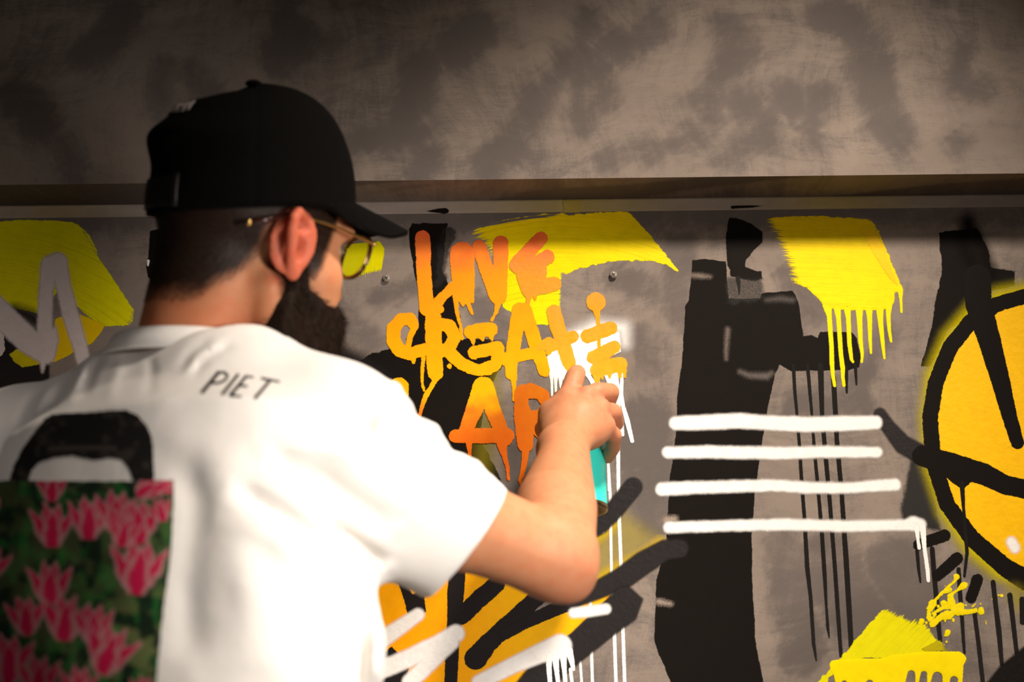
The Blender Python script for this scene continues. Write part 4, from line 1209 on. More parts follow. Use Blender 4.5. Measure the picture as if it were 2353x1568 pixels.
# short hair fading out towards the nape and the temples
line = np.interp(hx, [-0.12, -0.06, -0.035, -0.012, 0.010, 0.045, 0.060, 0.075], [-0.085, -0.075, -0.050, -0.020, -0.060, -0.030, 0.02, 0.05])
fade = sstep(-0.018, 0.014, hz - line + (nz - 0.5) * 0.02) * near_head * (hx < 0.062) * (np.abs(hy) < 0.0772) * sstep(0.020, 0.034, ed)
fade *= np.where(hx > -0.02, np.where(np.abs(hy) > 0.04, 1, 0), 1)
hairc = np.array([0.007, 0.0042, 0.0032])
skin = skin * (1 - 0.97 * fade[:, None]) + hairc * 0.97 * fade[:, None]
skin *= (0.93 + 0.14 * nz)[:, None]
sk = NT('skin')
c = sk.attr('tone').outputs['Color']
pp = sk.pos()
c = sk.mix(sk.ramp(sk.noise(pp, 90, 4, 0.6), 0.4, 0.75, 0, 0.8), c, (1.0, 0.80, 0.74), 'MULTIPLY')
sk.set(Base_Color=c, Roughness=0.52, Subsurface_Weight=0.3, Subsurface_Radius=(1.0, 0.25, 0.12), Subsurface_Scale=0.016, Specular_IOR_Level=0.22)
sk.l(sk.bump(sk.noise(pp, 1500, 3, 0.6), 0.12, 0.0004, sk.bump(sk.noise(pp, 260, 2), 0.10, 0.001)), sk.b.inputs['Normal'])

person = empty('person', (hipc[0], hipc[1] - 0.02, 0))
tag(person, 'person in a white t-shirt and black cap spraying the mural wall, seen from behind', 'person')
ORG = np.array(person.location)


def part(name, V, F, mat, parent=None, attrs=None, smooth=True, label=None):
    """mesh given in world coordinates, stored relative to the person's empty (sub-parts: same origin)"""
    par = parent or person
    o = mesh_np(name, np.asarray(V) - ORG, F, mat, par, smooth=smooth, attrs=attrs)
    if label: o['label'] = label
    return o


bo = part('body', Vb, Fb, sk.m, attrs={'tone': np.concatenate([skin, np.ones((len(skin), 1))], 1)})
bm_ = bmesh.new(); bm_.from_mesh(bo.data)
bmesh.ops.holes_fill(bm_, edges=[e_ for e_ in bm_.edges if len(e_.link_faces) == 1], sides=0)
for f_ in bm_.faces: f_.smooth = True
bm_.to_mesh(bo.data); bm_.free()
NBv = normals_of(Vb, Fb)

# finger nail of the index and the hidden ones are left to the far side; eyes
eye_m = simple_mat('eye_white', (0.7, 0.66, 0.62), 0.2)
iris_m = simple_mat('iris', (0.05, 0.03, 0.02), 0.15)


def uv_sphere(c, r, B, nu=20, nv=12, ph0=0.0, ph1=math.pi):
    V = []; F = []
    for j in range(nv + 1):
        ph = ph0 + (ph1 - ph0) * j / nv
        for i in range(nu):
            a = 2 * math.pi * i / nu
            V.append(c + r * (B[0] * math.cos(ph) + math.sin(ph) * (B[1] * math.cos(a) + B[2] * math.sin(a))))
    for j in range(nv):
        for i in range(nu):
            F.append((j * nu + i, j * nu + (i + 1) % nu, (j + 1) * nu + (i + 1) % nu, (j + 1) * nu + i))
    return np.array(V), F


for s in (1, -1):
    V, F = uv_sphere(H(0.0795, 0.031 * s, 0.004), 0.0115, HB)
    e = part('eye', V, F, eye_m)
    V, F = uv_sphere(H(0.0800, 0.031 * s, 0.004), 0.0116, HB, 20, 4, 0, 0.5)
    part('iris', V, F, iris_m, e, label='dark iris')

# ------------------------------------------------------------------ t-shirt
shirt = []
US = lambda f, k=0.02: shirt.append(Prim(f, k))
up_ = np.array([0, 0, 1.0])
US(loft([(spine + SAG * 0.005 + [0, 0, -0.012], 0.084, 0.074), (spine + [0, 0, -0.055], 0.128, 0.086), (P(418, 1010, 1.325), 0.178, 0.118), (P(388, 1330, 1.265), 0.199, 0.130), (P(378, 1568, 1.215), 0.196, 0.130), (hipc + [0, 0, 0.02], 0.205, 0.140), (hipc + [0, 0, -0.10], 0.205, 0.142)], LAT), 0.02)
for sh, q, r1 in ((SH_R, 0.05, 0.066), (SH_L, -0.05, 0.066)):
    US(cone(spine + LAT * q * (1.2 if q > 0 else 1.6) - up_ * (0.060 if q > 0 else 0.056), sh, 0.066, r1), 0.04)
cuff = P(1083, 1240, 1.33)
sd = cuff - SH_R; sL = np.linalg.norm(sd); sd /= sL
slv = cone(SH_R - sd * 0.01, cuff + sd * 0.05, 0.060, 0.0565)
slv2 = cone(SH_R + sd * 0.03 - up_ * 0.026, cuff + sd * 0.02 - UPV * 0.006, 0.066, 0.052)
cutn = CAMB @ np.array([0.787, -0.617, 0.05]); cutn /= np.linalg.norm(cutn)
inner = cone(AM + sd * -0.02 - UPV * 0.002, EL_R, 0.0455, 0.0455)


def sleeve(p):
    d = smin(slv(p), slv2(p), 0.03)
    d = smax(d, (p - cuff) @ cutn, 0.006)
    pocket = np.maximum(inner(p) , -((p - cuff) @ cutn) - 0.035)
    return smax(d, -pocket, 0.003)


sleeve.lo = np.minimum(slv.lo, slv2.lo); sleeve.hi = np.maximum(slv.hi, slv2.hi)
US(sleeve, 0.035)
cuffL = SH_L * .30 + EL_L * .70
dl = (EL_L - SH_L) / np.linalg.norm(EL_L - SH_L)
slvL = cone(SH_L, cuffL + dl * 0.03, 0.072, 0.068)


def sleeveL(p):
    d = smax(slvL(p), (p - cuffL) @ dl, 0.006)
    pocket = np.maximum(np.linalg.norm((p - SH_L) - ((p - SH_L) @ dl)[..., None] * dl, axis=-1) - 0.055, -((p - cuffL) @ dl) - 0.03)
    return smax(d, -pocket, 0.003)


sleeveL.lo, sleeveL.hi = slvL.lo, slvL.hi
US(sleeveL, 0.035)
# neck opening
ndir = up_ * 0.93 - SAG * 0.10 + LAT * 0.10; ndir /= np.linalg.norm(ndir)
bx = SAG - (SAG @ ndir) * ndir; bx /= np.linalg.norm(bx)
ax = np.cross(bx, ndir)
ncx = nb - ndir * 0.008 - R0 * 0.004


def neckhole(p):
    q_ = p - ncx
    u_, v_, w_ = q_ @ ax, q_ @ bx, q_ @ ndir
    g_ = np.sqrt((u_ / 0.083) ** 2 + (v_ / 0.073) ** 2) + 1e-9
    return np.maximum((g_ - 1) * 0.078, -w_ + 0.003)


neckhole.lo = ncx - 0.1; neckhole.hi = ncx + 0.1
shirt.append(Prim(neckhole, 0.004, 's'))

# folds: (photo polyline, width px, height m, near depth limit)
FOLDS = [
    ([(945, 820), (880, 960), (850, 1060)], 15, 0.004), ([(1000, 880), (930, 1010), (905, 1090)], 15, -0.005), ([(1035, 920), (965, 1060), (940, 1150)], 16, 0.004), ([(1080, 960), (1010, 1090), (985, 1170)], 15, -0.0045), ([(1135, 1000), (1060, 1130), (1035, 1200)], 16, 0.003),
    ([(740, 1195), (815, 1245), (900, 1305)], 18, -0.010), ([(600, 1040), (740, 1100), (830, 1160), (920, 1220)], 24, -0.007), ([(620, 1000), (740, 1020), (880, 1070)], 34, 0.004),
    ([(520, 1110), (660, 1190), (740, 1250), (830, 1305)], 22, -0.007), ([(520, 1180), (640, 1240), (720, 1300)], 30, 0.0045), ([(700, 960), (820, 990), (920, 1030)], 28, -0.004),
    ([(780, 880), (860, 930), (930, 985)], 22, 0.003), ([(842, 1360), (830, 1450), (812, 1640)], 22, -0.008), ([(872, 1420), (868, 1490), (862, 1600)], 18, 0.004), ([(770, 1320), (750, 1430), (735, 1580)], 30, -0.004),
    ([(492, 775), (440, 812), (405, 860)], 12, -0.002), ([(545, 785), (475, 820), (430, 875)], 11, -0.0025), ([(520, 778), (458, 816), (418, 870)], 10, 0.0022),
    ([(240, 810), (212, 850), (190, 930)], 11, -0.0035), ([(205, 830), (180, 870), (155, 940)], 10, 0.0030), ([(168, 850), (140, 890), (112, 950)], 10, -0.0035), ([(130, 870), (98, 910), (72, 970)], 10, 0.003), ([(96, 890), (60, 930), (32, 1000)], 11, -0.003),
    ([(345, 812), (350, 860), (340, 920)], 9, -0.0018), ([(290, 820), (262, 870), (244, 940)], 14, 0.002),
    ([(400, 1000), (450, 1150), (430, 1350), (440, 1568)], 40, -0.004), ([(470, 980), (530, 1150), (560, 1330), (600, 1568)], 50, 0.003),
    ([(980, 1060), (1010, 1120), (1000, 1200)], 22, -0.003), ([(1060, 1090), (1085, 1150), (1075, 1230)], 20, 0.0025), ([(640, 1260), (700, 1400), (690, 1568)], 34, -0.003),
]


def folds(p):
    x, y, z = pix(p)
    g = np.zeros(x.shape)
    w = sstep(1.62, 1.30, z)
    for pts, wd, amp in FOLDS:
        pts = np.array(pts, float)
        if x.max() < pts[:, 0].min() - 3 * wd or x.min() > pts[:, 0].max() + 3 * wd or y.max() < pts[:, 1].min() - 3 * wd or y.min() > pts[:, 1].max() + 3 * wd: continue
        dd = -seg_d(x, y, [(a, b, 0) for a, b in pts])
        t0 = np.hypot(x - pts[0, 0], y - pts[0, 1]); t1 = np.hypot(x - pts[-1, 0], y - pts[-1, 1])
        ends = sstep(0, 3.2 * wd, t0) * sstep(0, 3.2 * wd, t1)
        g -= amp * np.exp(-(dd / wd) ** 2) * w * ends
    g += (fbm(x / 150, y / 150, 7, 2) - 0.5) * 0.004
    return g


shirt.append(Prim(folds, 0, 'd'))
Vs, Fs = mesh_sdf(shirt, 0.0034)
Vs = relax(Vs, Fs, 3, 0.4)
cl = NT('white_jersey')
pp = cl.pos()
wv = cl.noise(cl.mapping(pp, (1, 1, 1.0)), 1400, 2)
cl.set(Base_Color=(0.80, 0.775, 0.745), Roughness=0.85, Specular_IOR_Level=0.15, Sheen_Weight=0.15, Sheen_Roughness=0.5)
cl.l(cl.bump(wv, 0.18, 0.0006, cl.bump(cl.noise(pp, 60, 3), 0.12, 0.004)), cl.b.inputs['Normal'])
ts = part('t_shirt', Vs, Fs, cl.m, label='white short-sleeved t-shirt with a printed back')

# ribbed collar
def band(c, ax, bx, ra, rb, up, hgt, thick, n=72, lean=0.0, wav=0.0):
    """closed fabric band: ring c + ra*ax*cos + rb*bx*sin, rising hgt along up"""
    prof = [(0, 0), (thick, 0.12), (thick, 0.88), (thick * .6, 1.0), (0, 0.98), (-thick * .3, 0.5)]
    V = []; F = []
    m = len(prof)
    for i in range(n):
        a = 2 * math.pi * i / n
        out = ax * math.cos(a) + bx * math.sin(a)
        b = c + ax * ra * math.cos(a) + bx * rb * math.sin(a)
        for o, hh in prof:
            V.append(b + out * (o - lean * hh) + up * hgt * hh)
    for i in range(n):
        for j in range(m):
            F.append((i * m + j, ((i + 1) % n) * m + j, ((i + 1) % n) * m + (j + 1) % m, i * m + (j + 1) % m))
    return np.array(V), F


V, F = band(ncx - ndir * 0.006, ax, bx, 0.086, 0.077, ndir, 0.023, 0.004, lean=0.012)
part('collar', V, F, cl.m, ts, label='ribbed white collar')

BVS = BVHTree.FromPolygons([Vector(v) for v in Vs], [tuple(int(i) for i in f) for f in Fs])
# ------------------------------------------------------------------ prints on the shirt back (thin ink films lying on the cloth)
def decal(name, shapes, colfn, cell=2.4, off=0.0004, soft=1.2, amp=1.0, label=None, m=3.0, worn=0.0):
    x0, y0, x1, y1 = bounds(shapes)
    x0 -= m; y0 -= m; x1 += m; y1 += m
    nx = int((x1 - x0) / cell) + 2; ny = int((y1 - y0) / cell) + 2
    X, Y = np.meshgrid(x0 + np.arange(nx) * cell, y0 + np.arange(ny) * cell)
    d = shape_d(X, Y, shapes) + (fbm(X / 9, Y / 9, 5, 2) - 0.5) * 2 * amp
    vm = d > -m
    hit = np.full((ny, nx), False); pos = np.zeros((ny, nx, 3))
    o = Vector(CAM)
    dirs = (FWD + ((X - 1176.5) / FPX)[..., None] * RGT + ((784 - Y) / FPX)[..., None] * UPV)
    for j, i in np.argwhere(vm):
        loc, nor, _, _ = BVS.ray_cast(o, Vector(dirs[j, i]).normalized(), 3.0)
        if loc is not None and (np.array(loc) - hipc) @ LAT > -0.172:
            if nor.dot(Vector(dirs[j, i])) > 0: nor = -nor
            hit[j, i] = True
            pos[j, i] = np.array(loc) + np.array(nor) * off
    g = hit[:-1, :-1] & hit[1:, :-1] & hit[:-1, 1:] & hit[1:, 1:]
    idx = np.arange(nx * ny).reshape(ny, nx)
    F = np.stack([idx[:-1, :-1][g], idx[1:, :-1][g], idx[1:, 1:][g], idx[:-1, 1:][g]], 1)
    used, inv = np.unique(F, return_inverse=True)
    F = inv.reshape(F.shape)
    V = pos.reshape(-1, 3)[used]
    # drop quads that jump over a silhouette
    e = np.linalg.norm(V[F[:, 0]] - V[F[:, 2]], axis=1)
    F = F[e < 0.012]
    C = np.array(colfn(X.ravel()[used], Y.ravel()[used]))
    C = np.concatenate([C, np.ones((len(C), 1))], 1)
    ob = part(name, V, F, INK, ts, attrs={'d': d.ravel()[used], 'col': C}, label=label)
    return ob


tnk = NT('screen_print_ink')
a_ = tnk.ramp(tnk.attr('d').outputs['Fac'], -1.2, 1.2)
cc = tnk.attr('col').outputs['Color']
tnk.set(Base_Color=cc, Roughness=0.7, Specular_IOR_Level=0.2)
tr_ = tnk.t.nodes.new('ShaderNodeBsdfTransparent'); mx_ = tnk.t.nodes.new('ShaderNodeMixShader')
tnk.l(a_, mx_.inputs[0]); tnk.l(tr_.outputs[0], mx_.inputs[1]); tnk.l(tnk.b.outputs[0], mx_.inputs[2]); tnk.l(mx_.outputs[0], tnk.out.inputs['Surface'])
INK = tnk.m

ts_ = crop(0, 700, 1.807)
black_ink = lambda x, y: np.tile(np.array([0.012, 0.010, 0.010]), (len(x), 1))
decal('printed_lettering', ts_(('l', [(842, 364, 8), (908, 284, 7)]), ('l', [(905, 282, 5), (935, 284, 5), (946, 296, 5), (936, 316, 5), (905, 328, 5), (880, 327, 5)]),
      ('l', [(926, 372, 7), (988, 294, 6)]), ('l', [(958, 378, 7), (1022, 300, 6)]), ('l', [(1022, 300, 5), (1050, 303, 4)]), ('l', [(992, 337, 5), (1025, 341, 4)]), ('l', [(958, 379, 5), (1000, 383, 4)]),
      ('l', [(1088, 308, 5), (1130, 316, 5), (1160, 322, 4)]), ('l', [(1062, 388, 7), (1122, 316, 6)])), black_ink, cell=1.6, soft=0.8, amp=0.4, label='black slanted capital lettering on the shirt back')


def worn_black(x, y):
    n = fbm(x / 24, y / 24, 3, 4); w = sstep(0.60, 0.72, n) * 0.8
    w = np.maximum(w, sstep(0.5, 0.62, fbm(x / 16, y / 16, 8, 3)) * np.exp(-((x - 132) ** 2 + (y - 1002) ** 2) / 900.0))
    s = np.exp(-((y - (1030 + 0.0004 * (x - 200) ** 2)) / 5) ** 2) * (np.abs(x - 190) < 80) * 0.35
    w = np.clip(np.maximum(w * 0.2, s), 0, 1)[:, None]
    return np.array([0.010, 0.009, 0.009]) * (1 - w) + np.array([0.16, 0.13, 0.10]) * w


decal('printed_handle', ts_(('p', [(38, 735), (62, 660), (100, 590), (150, 520), (185, 480), (215, 458), (300, 452), (400, 448), (470, 440), (530, 440), (575, 462), (612, 505), (632, 560), (640, 640), (642, 732),
      (556, 732), (540, 690), (505, 645), (450, 638), (390, 648), (300, 628), (215, 640), (165, 655), (135, 690), (118, 735)])), worn_black, cell=2.4, amp=2.0, label='black handle shape printed above the flowers')

TUL = [(120, 1212, 62, 0), (205, 1196, 60, 0.05), (265, 1180, 58, 0.1), (318, 1205, 62, -0.1), (120, 1120, 46, 0), (340, 1122, 40, 0.9), (375, 1118, 30, 1.2), (318, 1310, 78, 0.1), (285, 1225, 46, 0.2), (115, 1345, 62, 0), (60, 1420, 56, -0.1),
       (150, 1425, 66, 0.1), (215, 1440, 56, 0), (250, 1500, 72, 0.35), (20, 1520, 70, 0.0), (90, 1560, 60, 0), (180, 1580, 56, 0.1), (-20, 1300, 50, 0.2), (-40, 1180, 50, 0), (370, 1175, 34, -0.3), (330, 1590, 40, 0.1)]


def tulips(x, y):
    g = fbm(x / 22, y / 40, 5, 4); g2 = fbm(x / 40, y / 30, 15, 3)
    dk = np.array([0.008, 0.022, 0.010]); gr = np.array([0.012, 0.115, 0.022]); ol = np.array([0.13, 0.16, 0.055]); br = np.array([0.03, 0.26, 0.05])
    C = dk + (gr - dk) * sstep(0.5, 0.68, g)[:, None]
    rt = sstep(180, 330, x)[:, None] * sstep(1330, 1420, y)[:, None]
    C = C + (ol - C) * (sstep(0.42, 0.62, g2)[:, None] * (0.35 + 0.65 * rt))
    C = C + (br - C) * (sstep(0.62, 0.72, fbm(x / 26, y / 26, 25, 3))[:, None] * (0.25 + 0.75 * rt))
    for cx, cy, s, rot in TUL:
        dx = (x - cx) / s; dy = (y - cy) / s
        u = dx * math.cos(rot) + dy * math.sin(rot); v = -dx * math.sin(rot) + dy * math.cos(rot)
        for px_, top, w in ((-0.25, 1.70, 0.36), (0.28, 1.65, 0.36), (-0.86, 1.45, 0.34), (0.86, 1.45, 0.34), (0.02, 1.45, 0.40)):
            t = (0.75 - v) / top
            tc = np.clip(t, 0, 1)
            cxl = px_ * tc ** 1.15
            wid = w * (np.sin(np.clip(tc * 0.93 + 0.07, 0, 1) ** 0.75 * math.pi) ** 0.8) * (1.15 - 0.35 * tc) + 0.015
            e = 1 - np.abs(u - cxl + (fbm(x / 14, y / 14, int(cx + 900) % 40, 2) - 0.5) * 0.16) / wid
            e = np.where((t < 0.0) | (t > 1.0), -1, e)
            m = sstep(-0.05, 0.25, e)[:, None]
            core = (sstep(0.15, 0.62, e) * sstep(1.08, 0.72, tc))[:, None]
            pale = np.array([0.50, 0.27, 0.27]); mag = np.array([0.56, 0.008, 0.070])
            C = C * (1 - m) + (pale * (1 - core) + mag * core) * m
    return C * 0.9


decal('printed_flowers', raw(('p', [(-170, 1105), (300, 1107), (352, 1104), (398, 1104), (400, 1130), (394, 1270), (380, 1370), (370, 1460), (360, 1566), (352, 1760), (-170, 1760)])), tulips, cell=3.0, amp=1.5, label='photo print of red and white tulips on the shirt back')

# ------------------------------------------------------------------ cap
capm = NT('black_cotton_twill')
pp = capm.pos()
capm.set(Base_Color=(0.0030, 0.0026, 0.0024), Roughness=0.95, Specular_IOR_Level=0.05)
capm.l(capm.bump(capm.noise(pp, 1200, 2), 0.25, 0.0005), capm.b.inputs['Normal'])
CAPM = capm.m
CT_ = math.radians(11)                      # cap rides up at the front
cf = hf * math.cos(CT_) + hu * math.sin(CT_); cu = np.cross(hr, cf)
CO = H(0.0, 0, 0.025)


def K(x, y, z):
    return CO + np.asarray(x)[..., None] * cf - np.asarray(y)[..., None] * hr + np.asarray(z)[..., None] * cu


def crown_pt(a, t, off=0.0):
    """a azimuth (0 front, +left), t 0..1 from rim to button"""
    ca, sa = np.cos(a), np.sin(a)
    A = np.where(ca > 0, 0.109, 0.101); B = 0.089
    base = 1 / np.sqrt((ca / A) ** 2 + (sa / B) ** 2)
    s = t * (math.pi / 2)
    n = 0.78
    rad = np.cos(s) ** n * (1 + 0.012 * np.sin(np.clip(t / 0.35, 0, 1) * math.pi))
    hgt = 0.126 * np.sin(s) ** 0.92
    # front panels stand up, back slopes, with the small peak over the strap opening
    hgt = hgt + 0.006 * np.clip(ca, 0, 1) * np.sin(t * math.pi)
    rad = rad + 0.022 * np.clip(ca, 0, 1) ** 1.5 * np.sin(np.clip(t, 0, 1) * math.pi) ** 1.5
    back = np.exp(-((np.abs(a) - math.pi) / 0.9) ** 2)
    rad = rad + back * (0.185 * np.exp(-((t - 0.40) / 0.13) ** 2) + 0.12 * np.exp(-((t - 0.62) / 0.09) ** 2) - 0.02 * np.exp(-((t - 0.20) / 0.08) ** 2))
    r = base * rad + off
    # panel seams
    k = np.abs(((a / (math.pi / 3) + 0.5) % 1) - 0.5) * (math.pi / 3) * r
    r = r - 0.0012 * np.exp(-(k / 0.003) ** 2)
    # rim drops a bit at the back and the sides
    z0 = -0.010 * np.clip(-ca, 0, 1) - 0.002
    return r * ca, r * sa, z0 + hgt


na, nt = 144, 40
A_, T_ = np.meshgrid(np.linspace(-math.pi, math.pi, na, endpoint=False), np.linspace(0, 0.985, nt))
x, y, z = crown_pt(A_, T_)
V = K(x, y, z).reshape(-1, 3)
xi, yi, zi = crown_pt(A_[0], np.zeros(na), -0.0035)
inner_r = K(xi, yi, zi); inner_u = K(xi * 0.97, yi * 0.97, zi + 0.02)
idx = np.arange(na * nt).reshape(nt, na)
F = []
for j in range(nt - 1):
    for i in range(na):
        F.append((idx[j, i], idx[j, (i + 1) % na], idx[j + 1, (i + 1) % na], idx[j + 1, i]))
n0 = len(V)
V = np.concatenate([V, inner_r, inner_u, K(np.array([0.0]), np.array([0.0]), np.array([0.126]))])
for i in range(na):
    k = (i + 1) % na
    F.append((n0 + i, n0 + k, idx[0, k], idx[0, i])); F.append((n0 + na + i, n0 + na + k, n0 + k, n0 + i))
    F.append((idx[nt - 1, i], idx[nt - 1, k], len(V) - 1))
cap = part('cap', V, F, CAPM, label='black baseball cap')
# button
V, F = uv_sphere(np.zeros(3), 0.0085, np.stack([cu * 0.55, cf, -hr]), 18, 8, 0, 1.75)
part('top_button', np.asarray(V) + K(np.array(0.0), np.array(0.0), np.array(0.1242)), F, CAPM, cap)
# visor
na2, nr = 60, 14
av = np.linspace(-1.22, 1.22, na2)
V = []; F = []
for s_ in (0, 1):
    for j in range(nr):
        t = j / (nr - 1)
        for a in av:
            x0, y0, z0 = crown_pt(np.array(a), np.array(0.03))
            prof = max(math.cos(a / 1.22 * math.pi / 2), 0.0) ** 0.6
            L = 0.074 * prof
            x = x0 + L * t + 0.002; y = y0 * (1 - 0.06 * t)
            zz = z0 + (0.010 - 0.011 * t - 0.006 * t * t) * prof - 4.2 * (y ** 2) * t * min(1.0, prof * 1.4) - (0.0032 if s_ else 0) - 0.002
            V.append(K(np.array(x), np.array(y), np.array(zz)))
n1 = nr * na2
for s_ in (0, 1):
    for j in range(nr - 1):
        for i in range(na2 - 1):
            q4 = (s_ * n1 + j * na2 + i, s_ * n1 + j * na2 + i + 1, s_ * n1 + (j + 1) * na2 + i + 1, s_ * n1 + (j + 1) * na2 + i)
            F.append(q4 if s_ else q4[::-1])
for i in range(na2 - 1):
    for j in (0, nr - 1):
        F.append((j * na2 + i, j * na2 + i + 1, n1 + j * na2 + i + 1, n1 + j * na2 + i))
for j in range(nr - 1):
    for i in (0, na2 - 1):
        F.append((j * na2 + i, (j + 1) * na2 + i, n1 + (j + 1) * na2 + i, n1 + j * na2 + i))
part('visor', np.array(V), F, CAPM, cap)


# closing strap, its keeper and the stitched mark at the back
def patch(name, a0, a1, t0, t1, off, mat, label=None, na=24, ntt=6, thick=0.002):
    A, T = np.meshgrid(np.linspace(a0, a1, na), np.linspace(t0, t1, ntt))
    Vs_ = []
    for o in (off, off - thick):
        x, y, z = crown_pt(A, T, o)
        Vs_.append(K(x, y, z).reshape(-1, 3))
    idx = np.arange(na * ntt).reshape(ntt, na); n = na * ntt
    F = []
    for j in range(ntt - 1):
        for i in range(na - 1):
            F.append((idx[j, i], idx[j, i + 1], idx[j + 1, i + 1], idx[j + 1, i])); F.append((n + idx[j, i], n + idx[j + 1, i], n + idx[j + 1, i + 1], n + idx[j, i + 1]))
    rim = np.concatenate([idx[0, :], idx[1:, -1], idx[-1, -2::-1], idx[-2:0:-1, 0]])
    for k in range(len(rim)):
        a, b = rim[k], rim[(k + 1) % len(rim)]
        F.append((a, n + a, n + b, b))
    return part(name, np.concatenate(Vs_), F, mat, cap, label=label)


stm = simple_mat('black_strap', (0.004, 0.0038, 0.0036), 0.6)
patch('back_strap', -math.pi - 0.75, -math.pi + 0.27, 0.02, 0.155, 0.002, stm, 'smooth black closing strap')
patch('strap_keeper', -math.pi + 0.25, -math.pi + 0.30, 0.015, 0.16, 0.0035, simple_mat('strap_keeper', (0.02, 0.018, 0.017), 0.4), 'dark strap keeper')
emb = simple_mat('pale_thread', (0.30, 0.25, 0.235), 0.8, bump_scale=900)
az = -math.pi
for k, (a0, a1, t0, t1) in enumerate(((0.10, 0.16, 0.50, 0.60), (0.10, 0.26, 0.575, 0.60), (0.10, 0.26, 0.50, 0.52), (0.22, 0.27, 0.50, 0.60), (0.31, 0.36, 0.49, 0.60), (0.36, 0.44, 0.54, 0.56), (0.42, 0.47, 0.49, 0.60), (0.50, 0.55, 0.50, 0.61), (0.02, 0.06, 0.50, 0.60))):
    patch('stitched_mark', az + a0 * 0.9 - 0.27, az + a1 * 0.9 - 0.27, t0 * 0.8 + 0.14, t1 * 0.8 + 0.14, 0.0012, emb, 'raised pale stitching' if k == 0 else None, 6, 4, 0.002)

# ------------------------------------------------------------------ eyeglasses
gold = simple_mat('gold_wire', (0.62, 0.40, 0.14), 0.28, 1.0)
tort = simple_mat('tortoise_acetate', (0.045, 0.012, 0.008), 0.18, var=0.7)
gl = NT('spectacle_glass')
gl.set(Base_Color=(0.97, 0.98, 0.97))
tr2 = gl.t.nodes.new('ShaderNodeBsdfTransparent'); gls = gl.t.nodes.new('ShaderNodeBsdfGlossy'); gls.inputs['Roughness'].default_value = 0.02
tr2.inputs[0].default_value = (0.90, 0.91, 0.92, 1)
m3 = gl.t.nodes.new('ShaderNodeMixShader'); m3.inputs[0].default_value = 0.035
gl.l(tr2.outputs[0], m3.inputs[1]); gl.l(gls.outputs[0], m3.inputs[2]); gl.l(m3.outputs[0], gl.out.inputs['Surface'])


def tube(pts, r, n=8, closed=False, flat=None):
    pts = [np.asarray(p, float) for p in pts]
    m = len(pts); V = []; F = []
    rr = r if hasattr(r, '__len__') else [r] * m
    for i in range(m):
        a = pts[(i - 1) % m] if closed or i else pts[i]; b = pts[(i + 1) % m] if closed or i < m - 1 else pts[i]
        t = b - a; t /= np.linalg.norm(t)
        u = np.cross(t, hu if abs(t @ hu) < 0.9 else hr); u /= np.linalg.norm(u); w = np.cross(t, u)
        for k in range(n):
            an = 2 * math.pi * k / n
            V.append(pts[i] + rr[i] * (u * math.cos(an) + w * math.sin(an)))
    for i in range(m if closed else m - 1):
        for k in range(n):
            F.append((i * n + k, i * n + (k + 1) % n, ((i + 1) % m) * n + (k + 1) % n, ((i + 1) % m) * n + k))
    if not closed:
        F.append(tuple(range(n))[::-1]); F.append(tuple((m - 1) * n + k for k in range(n)))
    return np.array(V), F


gx = 0.112
lens_out = []
for k in range(40):
    a = 2 * math.pi * k / 40
    c_, s_ = math.cos(a), math.sin(a)
    lens_out.append((0.0255 * np.sign(c_) * abs(c_) ** 0.85, 0.0225 * np.sign(s_) * abs(s_) ** 0.85 - 0.001 * c_))


def lp(s, u, v, d=0.0):
    # lens plane: wraps a little round the face
    yy = 0.034 * s + u * s
    return H(gx - 0.10 * (abs(yy) - 0.01) ** 1.0 * 0.9 + d + 0.14 * v, yy, 0.006 + v)


